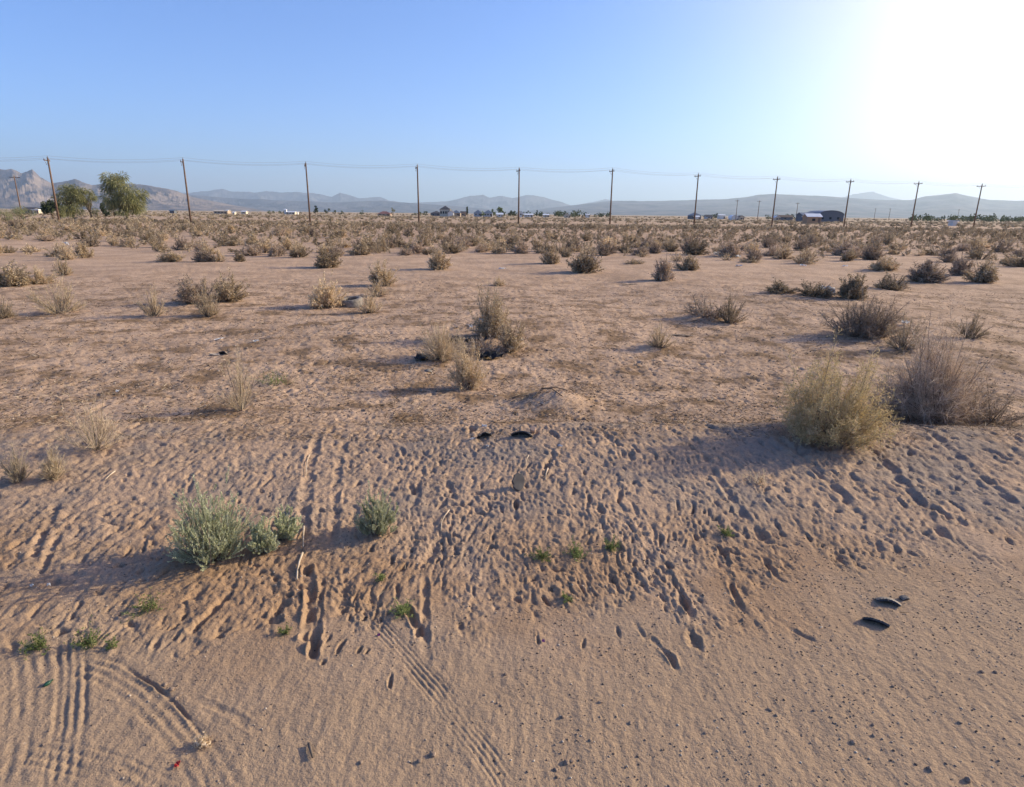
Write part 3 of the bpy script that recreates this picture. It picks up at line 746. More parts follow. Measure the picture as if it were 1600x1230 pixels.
for k in range(-1, 12):
    x, y = pole_xy(k); kk = min(max(k, 0), 10); z0 = hz(x, y); H = CAM_H + ELEV[kk] * y + .0 - z0
    o = empty('utility_pole', (x, y, z0), math.atan2(PER.y, PER.x))
    lab = plab[k] if 0 <= k <= 10 else ('utility pole just outside the frame before the first one' if k < 0 else 'utility pole just outside the frame after the eleventh')
    tag(o, lab, 'utility pole', 'utility poles carrying the line across the desert')
    link('pole', pole_mesh(H), o)
    a = link('crossarm', me_arm, o, (0, .2, H - .55))
    for sx in (-1.2, 1.2): link('insulator', me_ins, a, (sx, 0, .08))
    link('insulator', me_ins, o, (0, 0, H))
    for sx, q in ((-1, -1.2), (1, 1.2)):
        p = Vector((x, y, 0)) + PER * q + DIR * -.2; wire_pts[sx].append(Vector((p.x, p.y, z0 + H - .55 + .08 + .27)))
    wire_pts[0].append(Vector((x, y, z0 + H + .27)))
for sx, wl in ((-1, 'power line wire on the near end of the crossarms'), (0, 'topmost power line wire running over the pole tops'), (1, 'power line wire on the far end of the crossarms')):
    P = wire_pts[sx]; pts = []
    for a, b in zip(P, P[1:]):
        for t in np.arange(0, 1, .1): p = a.lerp(b, t); pts.append(p - Vector((0, 0, 4 * .55 * t * (1 - t))))
    pts.append(P[-1]); bm = bmesh.new(); tube(bm, pts, [.014] * len(pts), 4)
    tag(link('power_line', bm_mesh('power_line', bm, M_wire)), wl, 'power line', 'wires strung between the utility poles')
def far_pole(u, D, H, lab):
    x = col_at(u, D); o = empty('utility_pole', (x, D, hz(x, D)), .3); tag(o, lab, 'utility pole', 'small distant utility poles')
    link('pole', pole_mesh(H), o); link('crossarm', me_arm, o, (0, .2, H - .5))
far_pole(32, 190, 11.6, 'dark distant pole standing before the rocky range beside the pepper trees')
far_pole(1150, 380, 11.6, 'faint distant pole above the white arched shed')
far_pole(1184, 380, 11.4, 'faint distant pole between the arched shed and the eighth pole')
far_pole(1244, 380, 10.5, 'faint distant pole between the eighth pole and the barn')
far_pole(1366, 620, 11, 'tiny faint pole beyond the ninth utility pole')
far_pole(1389, 620, 11, 'tiny faint pole second beyond the ninth utility pole')
far_pole(1496, 620, 11, 'tiny faint pole near the far treeline before the eleventh pole')

# ------------------------------------------------------------------ trees
M_bark = simple('grey_brown_bark', (.19, .145, .11), (.12, .09, .07), 5, .9, .1, .5)
M_leaf = {'pepper': plant_mat('pepper_leaves', [(.09, .105, .05), (.23, .235, .11), (.38, .355, .18)], .35, .08),
          'dark': plant_mat('dark_leaves', [(.035, .055, .03), (.07, .09, .045), (.11, .13, .06)], .2, .2),
          'light': plant_mat('light_leaves', [(.12, .16, .06), (.19, .24, .09), (.26, .30, .13)], .3, .1),
          'mesq': plant_mat('mesquite_leaves', [(.13, .145, .07), (.24, .245, .13), (.34, .33, .19)], .3, .1)}
def tree(u, D, H, w, kind, lab, seed, trunkh=.22, lobes=13, dens=1.0, base=.15, name='tree', cone=False, group='distant trees by the houses'):
    x = col_at(u, D); z0 = hz(x, D); r = np.random.RandomState(seed); o = empty(name, (x, D, z0)); tag(o, lab, 'tree', group)
    R = w / 2; bm = bmesh.new(); tr = max(.08, H * .022)
    tube(bm, [(0, 0, -.2), (.05 * R, 0, H * trunkh * .5), (-.03 * R, .03 * R, H * trunkh), (.05 * R, 0, H * .6)], [tr * 1.3, tr, tr * .85, tr * .3], 8)
    L_ = []
    for i in range(lobes):
        t = (i + .5) / lobes
        for _ in range(30):
            q3 = r.uniform(-1, 1, 3)
            if .25 < np.linalg.norm(q3) < 1: break
        zz = H * (base + (1 - base) * (.5 + .40 * q3[2])); kk = (1 - t) * .62 if cone else .80
        if cone: zz = H * (.15 + .75 * t)
        c = np.array([q3[0] * R * kk, q3[1] * R * kk, zz]); L_.append((c, R * r.uniform(.20, .36) * (1 - .5 * t * bool(cone))))
        tube(bm, [(0, 0, H * trunkh * .9), tuple(np.array([c[0] * .5, c[1] * .5, (H * trunkh + zz) / 2])), tuple(c)], [tr * .5, tr * .32, tr * .1], 5)
    link('trunk', bm_mesh('trunk', bm, M_bark, True), o)
    S_ = Strands(seed + 5); n = int(420 * dens)
    for c, q in L_:
        d = unit(r.normal(size=(n, 3))); P = c + d * q * (r.rand(n, 1) ** .35) * np.array([1, 1, .95])
        tn = np.clip(.5 + r.normal(size=n) * .24 + (r.rand() - .5) * .3, 0, 1)
        if kind in ('pepper', 'mesq'):
            D0 = unit(d * .6 + np.array([0, 0, -.15])); bn = np.tile(np.array([0, 0, -.45]), (n, 1)) + r.normal(size=(n, 3)) * .1
            S_.blades(P, D0, r.uniform(.04, .17, n) * H * .5, np.full(n, .011 * H), bn, 3, tn)
        else:
            S_.leaves(P, d + r.normal(size=(n, 3)) * .5, np.full(n, .07 * H) * r.uniform(.6, 1.3, n), .6, tn)
    link('crown', S_.mesh('crown', M_leaf[kind]), o)
    return o
GT = 'pepper trees beside the first pole'
tree(196, 150, 11.4, 10.0, 'pepper', 'tallest dense drooping pepper tree, standing clear of the others', 21, .2, 30, .62, .04, 'pepper_tree', group=GT)
tree(112, 168, 9.8, 8.0, 'pepper', 'broad olive pepper tree with its brown trunk showing, next to the first pole', 22, .25, 26, .55, .02, 'pepper_tree', group=GT)
tree(140, 170, 9.0, 5.4, 'pepper', 'narrow pepper tree joined to the broad one on its far side', 23, .2, 12, .5, .0, 'pepper_tree', group=GT)
tree(80, 150, 4.6, 4.2, 'dark', 'small dark green tree at the foot of the first pole', 24, .2, 9, .8, .05, group=GT)
tree(92, 152, 4.2, 3.2, 'pepper', 'small olive tree just behind the foot of the first pole', 29, .2, 8, .8, .05, group=GT)
tree(163, 170, 4.3, 2.4, 'dark', 'slim dark sapling between the two big pepper trees', 25, .2, 7, .6, .05, group=GT)
tree(177, 172, 4.6, 2.4, 'mesq', 'pale green sapling close beside the tallest pepper tree', 26, .2, 7, .6, .05, group=GT)
tree(30, 130, 3.4, 5.0, 'mesq', 'pale green rounded bush tree at the foot of the dark distant pole', 27, .1, 9, .9, .02, group=GT)
tree(4, 122, 2.8, 4.4, 'mesq', 'pale yellowish bush tree cut by the edge of the view', 28, .1, 8, .9, .02, group=GT)
for i, (u, D, H, w, k, cone, lab) in enumerate([
  (492, 520, 7.5, 5, 'dark', 0, 'dark green tree just past the third utility pole'), (512, 560, 5.5, 7, 'dark', 0, 'broad dark tree second past the third utility pole'),
  (523, 560, 4.2, 4, 'dark', 0, 'small dark tree beside the broad one past the third pole'), (533, 580, 4, 6, 'dark', 0, 'low dark tree, last of the four past the third pole'),
  (565, 600, 4.2, 6, 'dark', 0, 'lone low dark tree between the third pole and the red roofed building'), (614, 450, 6.5, 4.0, 'mesq', 0, 'single upright green tree beside the red roofed building'),
  (730, 520, 8.4, 2.8, 'dark', 1, 'dark pointed cypress among the houses'), (780, 520, 10.2, 5.4, 'light', 0, 'tallest light green tree among the houses'),
  (786, 530, 7.0, 3.6, 'dark', 0, 'dark tree tucked against the tallest light green one'), (798, 540, 6.8, 4.4, 'dark', 0, 'dark tree just before the fifth utility pole'),
  (803, 545, 5.6, 4, 'dark', 0, 'lower dark tree touching the fifth utility pole'), (770, 520, 6.6, 3.4, 'light', 0, 'pale narrow tree beside the grey house'),
  (755, 500, 4.2, 4, 'light', 0, 'low light green tree between two dark roofed houses'), (824, 600, 6.0, 3.5, 'dark', 0, 'dark tree behind the long white building'),
  (839, 600, 6.6, 3, 'dark', 1, 'thin dark tree past the long white building'), (845, 590, 4.0, 5, 'dark', 0, 'low dark tree before the cream shed'),
  (1118, 560, 5, 6, 'dark', 0, 'low dark tree between the seventh pole and the arched shed'), (1201, 520, 4.6, 7, 'dark', 0, 'low dark tree behind the eighth pole')]):
    tree(u, D, H, w, k, lab, 50 + i, .15, 7, .35, .04, cone=bool(cone))
def treeline():
    S_ = Strands(77); r = np.random.RandomState(3)
    for (u0, u1, D, hm, n) in [(868, 955, 640, 5.5, 26), (655, 690, 620, 4, 8), (1420, 1600, 560, 5.5, 60), (1090, 1130, 650, 4, 10), (1210, 1252, 600, 4.5, 12), (735, 860, 680, 5, 26), (400, 470, 700, 3, 10), (640, 655, 640, 3, 3)]:
        for i in range(n):
            u = r.uniform(u0, u1); Dd = D * r.uniform(.9, 1.15); x = col_at(u, Dd); h = hm * r.uniform(.5, 1.15); m = 46
            P = np.array([x, Dd, h * .5]) + unit(r.normal(size=(m, 3))) * np.array([h * .6, h * .6, h * .5]) * r.rand(m, 1) ** .4
            S_.leaves(P, r.normal(size=(m, 3)), np.full(m, h * .3), .7, np.clip(r.rand() * .5 + r.rand(m) * .5, 0, 1))
    tag(link('treeline', S_.mesh('treeline', M_leaf['dark'])), kind='stuff')
treeline()

# ------------------------------------------------------------------ buildings
def mat_c(name, c, rough=.8): return simple(name, c, tuple(k * .88 for k in c), 1.5, rough)
MW = {'cream': mat_c('cream_stucco', (.55, .48, .38)), 'white': mat_c('white_siding', (.66, .64, .60)), 'tan': mat_c('tan_stucco', (.42, .32, .24)), 'grey': mat_c('grey_siding', (.42, .43, .45)),
      'dark': mat_c('dark_siding', (.13, .14, .16)), 'orange': mat_c('rusty_orange_siding', (.40, .25, .15)), 'red': mat_c('reddish_roofing', (.30, .15, .12)), 'roof': mat_c('dark_shingles', (.085, .08, .085)),
      'broof': mat_c('blue_grey_metal_roof', (.13, .16, .20), .5), 'wroof': mat_c('pale_metal_roof', (.72, .74, .76), .45), 'brown': mat_c('brown_roofing', (.16, .115, .09)), 'glass': mat_c('dark_window', (.03, .035, .04), .15)}
def house(name, cat, u, D, w, d, h, rh, wall, roof, lab, style='gable', windows=3, door=True, wing=None, rz=0.0, group='houses and sheds along the far edge of the plain'):
    x = col_at(u, D); o = empty(name, (x, D, hz(x, D)), rz); tag(o, lab, cat, group)
    bm = bmesh.new(); box(bm, -w / 2, w / 2, -d / 2, d / 2, -.2, h)
    if style == 'gable':      # ridge across the view; gable ends filled
        for s in (-1, 1):
            a = [bm.verts.new((s * w / 2 * .996, -d / 2, h)), bm.verts.new((s * w / 2 * .996, d / 2, h)), bm.verts.new((s * w / 2 * .996, 0, h + rh))]; bm.faces.new(a if s > 0 else a[::-1])
    if style == 'front':
        for s in (-1, 1):
            a = [bm.verts.new((-w / 2, s * d / 2 * .996, h)), bm.verts.new((w / 2, s * d / 2 * .996, h)), bm.verts.new((0, s * d / 2 * .996, h + rh))]; bm.faces.new(a if s < 0 else a[::-1])
    if style == 'arch':
        for s in (-1, 1):
            a = [bm.verts.new((math.cos(t) * w / 2, s * d / 2 * .996, h + math.sin(t) * rh)) for t in np.linspace(0, PI, 14)]; bm.faces.new(a if s < 0 else a[::-1])
    link('wall', bm_mesh('wall', bm, MW[wall]), o)
    bm = bmesh.new(); e = .35; th = .14
    def sheet(pts):
        vs = [bm.verts.new(p) for p in pts]; f = bm.faces.new(vs); r_ = bmesh.ops.extrude_face_region(bm, geom=[f])
        for v in [g for g in r_['geom'] if isinstance(g, bmesh.types.BMVert)]: v.co.z += th
    if style == 'gable':
        for s in (-1, 1): sheet([(-w / 2 - e, s * (d / 2 + e), h - e * rh / d * 1.6 + .02), (w / 2 + e, s * (d / 2 + e), h - e * rh / d * 1.6 + .02), (w / 2 + e, 0, h + rh + .02), (-w / 2 - e, 0, h + rh + .02)][::s])
    elif style == 'front':
        for s in (-1, 1): sheet([(s * (w / 2 + e), -d / 2 - e, h - e * rh / w * 1.6 + .02), (s * (w / 2 + e), d / 2 + e, h - e * rh / w * 1.6 + .02), (0, d / 2 + e, h + rh + .02), (0, -d / 2 - e, h + rh + .02)][::s])
    elif style == 'hip':
        k = min(w, d) / 2; A = [bm.verts.new(p) for p in ((-w / 2 - e, -d / 2 - e, h), (w / 2 + e, -d / 2 - e, h), (w / 2 + e, d / 2 + e, h), (-w / 2 - e, d / 2 + e, h))]
        r0 = bm.verts.new((-w / 2 + k, 0, h + rh)); r1 = bm.verts.new((w / 2 - k + .01, 0, h + rh))
        for f in ((A[0], A[1], r1, r0), (A[1], A[2], r1), (A[2], A[3], r0, r1), (A[3], A[0], r0), (A[3], A[2], A[1], A[0])): bm.faces.new(f)
    elif style == 'arch':
        T = np.linspace(0, PI, 14)
        for i in range(13):
            sheet([(math.cos(T[i]) * (w / 2 + .1), -d / 2 - e, h + math.sin(T[i]) * rh + .02), (math.cos(T[i + 1]) * (w / 2 + .1), -d / 2 - e, h + math.sin(T[i + 1]) * rh + .02),
                   (math.cos(T[i + 1]) * (w / 2 + .1), d / 2 + e, h + math.sin(T[i + 1]) * rh + .02), (math.cos(T[i]) * (w / 2 + .1), d / 2 + e, h + math.sin(T[i]) * rh + .02)])
    elif style == 'flat': box(bm, -w / 2 - e, w / 2 + e, -d / 2 - e, d / 2 + e, h + .01, h + rh)
    rf = link('roof', bm_mesh('roof', bm, MW[roof]), o)
    for i in range(windows):
        bm = bmesh.new(); cx = (-.5 + (i + .6) / (windows + .3)) * w; ww = min(1.2, w / (windows + 2)) / 2
        box(bm, cx - ww, cx + ww, -d / 2 - .05, -d / 2 + .02, h * .4, h * .75); link('window', bm_mesh('window', bm, MW['glass']), o)
    if door:
        bm = bmesh.new(); cx = w * .36; box(bm, cx - min(.5, w * .1), cx + min(.5, w * .1), -d / 2 - .07, -d / 2 + .02, 0, min(2.1, h * .85)); link('door', bm_mesh('door', bm, MW['brown']), o)
    if wing:
        wx, ww, wd, wh, wr, wm, rm = wing
        bm = bmesh.new(); y0 = -d / 2 - wd; box(bm, wx - ww / 2, wx + ww / 2, y0, -d / 2 - .01, -.2, wh); a = [bm.verts.new((wx - ww / 2, y0 + .01, wh)), bm.verts.new((wx + ww / 2, y0 + .01, wh)), bm.verts.new((wx, y0 + .01, wh + wr))]; bm.faces.new(a)
        g = link('garage', bm_mesh('garage', bm, MW[wm]), o); bm = bmesh.new()
        for s in (-1, 1): sheet([(wx + s * (ww / 2 + .3), y0 - .3, wh - .1), (wx + s * (ww / 2 + .3), -d / 2 - .02, wh - .1), (wx, -d / 2 - .02, wh + wr + .02), (wx, y0 - .3, wh + wr + .02)][::s])
        link('garage_roof', bm_mesh('garage_roof', bm, MW[rm]), g)
    return o
B = house
B('house', 'house', 696, 480, 7.6, 8, 5.0, 2.6, 'cream', 'roof', 'tall cream house with a dark hipped roof and pale garage', 'hip', 4, wing=(4.6, 4.2, 3, 2.8, 1.6, 'white', 'brown'))
B('house', 'house', 682, 540, 9, 8, 2.2, 1.8, 'dark', 'roof', 'low dark house behind the tall cream one', 'hip', 2)
B('house', 'house', 713, 500, 6.6, 7, 2.6, 2.2, 'tan', 'broof', 'small house with blue grey roof and orange tan wall next to the tall cream one', 'hip', 2)
B('house', 'house', 724, 520, 4.5, 6, 2.4, 1.4, 'tan', 'brown', 'small brown house at the foot of the pointed cypress', 'gable', 1)
B('house', 'house', 747, 520, 6.5, 7, 2.8, 2.4, 'grey', 'broof', 'grey house with steep dark roof past the cypress', 'hip', 2)
B('house', 'house', 763, 510, 7.0, 8, 2.8, 2.4, 'grey', 'broof', 'second grey house with steep roof, nearer the tallest light green tree', 'hip', 3)
B('shed', 'shed', 781, 470, 4.6, 5, 1.9, 1.0, 'white', 'wroof', 'bright white shed under the tallest light green tree', 'gable', 1)
B('shed', 'shed', 814, 520, 3.2, 5, 3.6, 1.0, 'white', 'wroof', 'small upright white building just past the fifth utility pole', 'front', 1)
B('long_building', 'building', 826, 500, 6.5, 5, 1.8, .8, 'white', 'wroof', 'low white building past the fifth utility pole', 'gable', 3)
B('shed', 'shed', 853, 520, 4.6, 5, 1.8, .8, 'cream', 'wroof', 'low cream shed among dark trees beyond the white building', 'gable', 1)
B('shed', 'shed', 886, 520, 5, 5, 1.8, 1.4, 'cream', 'brown', 'pale gabled shed where the mesa slope begins', 'front', 1)
B('shed', 'shed', 918, 560, 3.2, 4, 2.4, .6, 'white', 'wroof', 'tiny white shed before the dark treeline and sixth pole', 'gable', 0)
B('long_building', 'building', 601, 450, 8.6, 6, 1.5, 1.7, 'tan', 'red', 'long low building with a reddish roof', 'hip', 3)
B('water_tank', 'tank', 446, 560, 2.2, 2.2, 3.6, 1.1, 'white', 'wroof', 'bright white upright tank beside the long cream building', 'hip', 0, False)
B('long_building', 'building', 455, 560, 7.6, 5, 1.8, .6, 'cream', 'wroof', 'long cream building between the second and third poles', 'gable', 3)
B('shed', 'shed', 464, 570, 1.8, 3, 1.8, .5, 'white', 'wroof', 'tiny white shed past the long cream building', 'gable', 0)
B('long_building', 'building', 347, 520, 11, 6, 2.0, .8, 'tan', 'cream', 'long tan building below the rocky range past the second pole', 'gable', 4)
B('shed', 'shed', 356, 520, 1.6, 4, 2.6, .4, 'cream', 'wroof', 'narrow pale shed touching the long tan building', 'gable', 0)
B('shed', 'shed', 382, 560, 4.0, 5, 1.8, .6, 'cream', 'wroof', 'pale shed standing alone past the long tan building', 'gable', 1)
B('shed', 'shed', 366, 420, 1.2, 3, 1.4, .4, 'cream', 'wroof', 'tiny pale hut before the pale shed standing alone', 'gable', 0)
B('shed', 'shed', 270, 420, 3.0, 3, 2.0, .6, 'dark', 'broof', 'small dark shed before the second utility pole', 'gable', 0)
B('house', 'house', 49, 300, 5.0, 6, 1.9, 1.0, 'dark', 'roof', 'dark low house left of the pepper trees'.replace('left of', 'on the far side of'), 'gable', 2)
B('shed', 'shed', 61, 290, 2.6, 5, 1.8, .4, 'cream', 'wroof', 'white shed between the dark low house and the first pole', 'flat', 1)
B('house', 'house', 1085, 480, 7.8, 8, 2.6, 2.4, 'dark', 'broof', 'dark roofed house at the seventh utility pole', 'hip', 2)
B('shed', 'shed', 1089, 430, 2.6, 4, 1.8, .6, 'white', 'wroof', 'tiny white shed at the foot of the seventh utility pole', 'gable', 0)
B('arched_shed', 'shed', 1146, 400, 4.2, 6, 1.2, 1.8, 'white', 'wroof', 'white arched shed with a dark doorway', 'arch', 0, True)
B('shed', 'shed', 1157, 400, 3.2, 5, 1.9, .9, 'cream', 'brown', 'cream gabled shed next to the white arched one', 'front', 1)
B('house', 'house', 1107, 520, 5, 5, 2.0, 1.2, 'grey', 'roof', 'small grey house midway between the seventh pole and arched shed', 'gable', 1)
B('shed', 'shed', 1127, 540, 5, 5, 3.0, .6, 'white', 'wroof', 'pale distant shed just before the white arched one', 'gable', 0)
B('shed', 'shed', 1213, 380, 3.0, 4, 2.0, .9, 'cream', 'wroof', 'cream shed against the foot of the eighth pole', 'front', 1)
B('shed', 'shed', 1226, 470, 10, 5, 2.2, 1.3, 'dark', 'brown', 'long dark shed just past the eighth pole', 'gable', 1)
B('barn', 'barn', 1287, 350, 13.5, 16, 3.4, 2.4, 'dark', 'broof', 'big dark barn with a curved blue grey roof', 'arch', 3, True)
B('barn', 'barn', 1259, 345, 7.0, 8, 3.4, 1.2, 'dark', 'broof', 'dark lean-to barn joined to the end of the big curved one', 'gable', 1)
B('container_shed', 'shed', 1269, 245, 5.2, 4, 2.6, 1.0, 'orange', 'wroof', 'orange brown shed with a white roof in front of the barn', 'gable', 1)
B('trailer', 'trailer', 1490, 230, 1.5, 2.5, 1.5, .3, 'white', 'wroof', 'bright white small trailer between the tenth and eleventh poles', 'flat', 0, False)

# ------------------------------------------------------------------ small weeds and sticks on the bank
GW = 'small green weeds on the sand'
def weed(u, v, hpx, wpx, lab, seed, mat='green', n=46):
    x, y, z = at(u, v); z = hz(x, y); D = math.hypot(y, CAM_H); h = hpx / FPX * D; R = wpx / FPX * D / 2
    o = empty('green_weed', (x, y, z)); tag(o, lab, 'weed', GW); r = np.random.RandomState(seed); s = Strands(seed)
    D_ = polar(r, n, 1.35, .7); P = np.stack([r.normal(size=n) * R * .3, r.normal(size=n) * R * .3, np.full(n, -.005)], 1)
    L_ = np.sqrt((D_[:, 0] ** 2 + D_[:, 1] ** 2) * R ** 2 + D_[:, 2] ** 2 * h ** 2) * r.uniform(.6, 1.1, n)
    C, _ = s.blades(P, D_, L_, np.full(n, .005), r.normal(size=(n, 3)) * .15, 3); link('stems', s.mesh('stems', M_pl[mat]), o)
    f = Strands(seed + 1); k = r.randint(0, n, n * 9); q = r.randint(1, 4, n * 9)
    f.leaves(C[k, q] + r.normal(size=(n * 9, 3)) * .003, r.normal(size=(n * 9, 3)) + np.array([0, 0, .6]), r.uniform(.008, .02, n * 9), .45); link('leaves', f.mesh('leaves', M_pl[mat]), o)
weed(846, 872, 16, 34, 'green weed nearest the sagebrush side in the row of three', 301)
weed(901, 868, 22, 34, 'largest green weed, in the middle of the row of three', 302)
weed(955, 857, 16, 30, 'green weed at the far side of the row of three beside a hole', 303)
weed(1136, 836, 14, 18, 'tiny bright green weed at the head of a footprint rut', 304)
weed(630, 956, 20, 34, 'dark green weed among deep ruts', 305)
weed(230, 950, 20, 56, 'flat sprawling green weed below the long sagebrush shadow', 306)
weed(60, 1012, 26, 38, 'yellow green weed at the top of the first tyre print', 307)
weed(138, 1008, 30, 30, 'bright green weed with a dark shadow at the top of the second tyre print', 308)
weed(884, 936, 10, 20, 'sparse yellow weed below the row of three', 309, n=20)
weed(445, 990, 12, 18, 'small yellowish weed beside the deepest rut', 310, n=20)
weed(596, 905, 12, 16, 'small olive weed between the lone sagebrush and the ruts', 311, n=20)
weed(175, 1012, 12, 14, 'sparse pale weed beside the bright green one', 312, n=16)
weed(318, 1163, 14, 20, 'brown dried weed clump on the smooth road sand', 313, 'tan', 40)
weed(1185, 755, 22, 40, 'faint green brown weed on the bank below the biggest bush', 314, 'tan', 40)
weed(430, 600, 22, 70, 'mossy green brown weed patch beside the wispy weed', 315, 'green', 60)
M_stick = simple('bleached_stick', (.52, .42, .31), (.36, .28, .20), 14, .8)
M_twig = simple('dark_twig', (.16, .12, .09), (.10, .075, .055), 14, .85)
def stick(pix, rad, lab, mat=M_stick, name='stick', lift=.012):
    P = []
    for u, v in pix: x, y, z = at(u, v); P.append(Vector((x, y, max(hz(x, y), z) + lift)))
    c = P[0].copy(); n = len(P); bm = bmesh.new(); tube(bm, [p - c for p in P], [rad * (1 - .5 * i / n) for i in range(n)], 6)
    o = link(name, bm_mesh(name, bm, mat, True), None, c); tag(o, lab, 'stick', 'sticks lying on the sand'); return o
stick([(473, 866), (468, 880), (465, 893), (464, 908)], .009, 'bleached stick standing out of the sand above the deepest rut')
stick([(475, 826), (474, 840), (474, 858)], .008, 'pale curved stick beside the loose green sagebrush')
stick([(484, 712), (480, 722), (479, 734), (478, 745)], .006, 'thin pale stick on the upper bank in line with the ruts')
stick([(702, 799), (695, 808), (690, 818), (689, 832)], .006, 'thin tan stick leaning by a small sand mound')
stick([(856, 736), (853, 742), (852, 752)], .008, 'short yellow stick right of the grey slab'.replace('right of', 'beside'))
stick([(826, 714), (822, 722), (821, 730)], .005, 'short straw stick just above the grey slab')
stick([(180, 738), (172, 744), (164, 752)], .007, 'pale stick on the bank below the skeletal dry weed')
stick([(483, 1165), (486, 1176), (489, 1187)], .008, 'short dark stick on the smooth road sand', M_twig)
for k, pts in enumerate([[(832, 628), (850, 612), (868, 610), (886, 618)], [(842, 620), (846, 612), (862, 616), (878, 628)], [(800, 628), (822, 620), (842, 614)]]):
    stick(pts, .010, ['dark dead branch arching over the soil mound', 'dark branch crossing the soil mound under the arching one', 'dark branch lying at the foot of the soil mound'][k], M_twig, 'dead_branch', .05)

# ------------------------------------------------------------------ stones, tyre pieces, rubbish
M_slab = simple('grey_stone', (.13, .115, .10), (.08, .07, .065), 9, .85, .2, .3)
M_rub = simple('black_rubber', (.07, .065, .065), (.03, .03, .032), 18, .6, .3, .3)
M_rubg = simple('grey_rubber', (.27, .235, .20), (.13, .115, .10), 14, .8, .2, .3)  # paler rubber for the outer faces of pieces and the whole tyre
M_white = simple('white_litter', (.80, .80, .80), (.62, .64, .68), 10, .5)
M_blue = simple('pale_blue_litter', (.50, .56, .66), (.36, .42, .52), 10, .5)
M_org = simple('orange_litter', (.62, .30, .10), (.40, .20, .09), 10, .6)
M_red = simple('red_plastic', (.70, .05, .05), (.5, .04, .04), 10, .4, .4)
M_pur = simple('purple_plastic', (.25, .06, .30), (.18, .04, .22), 10, .4, .4)
M_grn = simple('green_bottle_glass', (.012, .06, .03), (.01, .04, .02), 10, .12, .6)
M_stone = simple('brown_stones', (.33, .24, .17), (.17, .12, .09), 30, .85, .2, .3)

def slab(u, v, w, l, t, rx, ry, rz, lab, mat=M_slab, name='stone_slab', cat='stone slab', seed=1, up=.0):
    x, y, z = at(u, v); r = random.Random(seed); bm = bmesh.new(); n = 18; rings = []
    for zz, sc in ((-t / 2, .9), (-t / 4, 1.0), (t / 4, 1.0), (t / 2, .92)):
        r2 = random.Random(seed); rings.append([bm.verts.new((math.cos(2 * PI * k / n) * w / 2 * sc * r2.uniform(.80, 1.06), math.sin(2 * PI * k / n) * l / 2 * sc * r2.uniform(.84, 1.06), zz)) for k in range(n)])
    for a, b in zip(rings, rings[1:]):
        for k in range(n): bm.faces.new((a[k], a[(k + 1) % n], b[(k + 1) % n], b[k]))
    bm.faces.new(rings[0][::-1]); bm.faces.new(rings[-1])
    o = link(name, bm_mesh(name, bm, mat, False), None, (x, y, hz(x, y) + up)); o.rotation_euler = (rx, ry, rz); tag(o, lab, cat); return o
slab(810, 762, .125, .19, .03, R_(52), R_(12), R_(14), 'oval grey stone slab tilted up on the sand with a black shadow', up=.055)

def rubber(u, v, Ln, wid, arc, lab, rz, tilt=0.0, up=.03, th=.012, flip=False, name='tyre_fragment', rip=True, seed=1):
    """piece of tyre tread: a curved strip with lugs on its outer face and a paler outside than inside"""
    x, y, z = at(u, v); bm = bmesh.new(); n = 18; m = 6; R = Ln / arc; r = random.Random(seed)
    g = {}
    for lay in (0, 1):
        for i in range(n + 1):
            a = (i / n - .5) * arc; e = (.05 * wid * math.sin(i * .5 + seed) + .003 * r.uniform(-1, 1)) if rip else 0
            for j in range(m + 1):
                q = (j / m - .5) * (wid + e * 2); crown = -.10 * (2 * j / m - 1) ** 2 * wid
                rad = R + (th if lay else 0) + crown + (.0018 if lay and (i + (j % 2)) % 2 else 0)
                s_ = -1 if flip else 1
                g[lay, i, j] = bm.verts.new((math.sin(a) * rad, q, s_ * (math.cos(a) * rad - R * math.cos(arc / 2) * .96)))
    fs_in = []
    for i in range(n):
        for j in range(m):
            bm.faces.new((g[1, i, j], g[1, i + 1, j], g[1, i + 1, j + 1], g[1, i, j + 1])).material_index = 1
            bm.faces.new((g[0, i, j], g[0, i, j + 1], g[0, i + 1, j + 1], g[0, i + 1, j]))
    for i in range(n):
        bm.faces.new((g[0, i, 0], g[0, i + 1, 0], g[1, i + 1, 0], g[1, i, 0])); bm.faces.new((g[0, i, m], g[1, i, m], g[1, i + 1, m], g[0, i + 1, m]))
    for j in range(m):
        bm.faces.new((g[0, 0, j], g[1, 0, j], g[1, 0, j + 1], g[0, 0, j + 1])); bm.faces.new((g[0, n, j], g[0, n, j + 1], g[1, n, j + 1], g[1, n, j]))
    bmesh.ops.recalc_face_normals(bm, faces=bm.faces[:])
    o = link(name, bm_mesh(name, bm, (M_rub, M_rubg)), None, (x, y, hz(x, y) + up)); o.rotation_euler = (tilt, 0, rz)
    tag(o, lab, 'tyre piece', 'torn tyre pieces lying on the sand'); return o
rubber(815, 683, .24, .10, 1.5, 'long black piece of tyre lying on the crest with a pinkish clod at its end', R_(-6), R_(-40), -.004)
rubber(757, 684, .17, .13, 1.7, 'short black and grey piece of tyre under the white scrap', R_(20), R_(-50), -.006, seed=3)
rubber(1387, 940, .15, .12, 1.3, 'arched black tyre piece with a pale grey top on the smooth road sand', R_(-25), R_(-30), -.014, seed=5)
rubber(1368, 976, .15, .05, .8, 'narrow curved black tyre strip just below the arched piece', R_(-32), R_(-48), .0, seed=6)
rubber(349, 554, .16, .10, 1.8, 'small black tyre piece beside a pale slab in the open field', R_(-8), R_(-50), .0, seed=8)
rubber(669, 581, .12, .08, 1.4, 'tiny black rubber scrap with a pale end near the tan dry bush', R_(10), R_(20), .0, seed=9)
rubber(1412, 936, .055, .035, 1.2, 'small dark rubber chip beside the arched tyre piece', R_(20), R_(10), .0, seed=12)
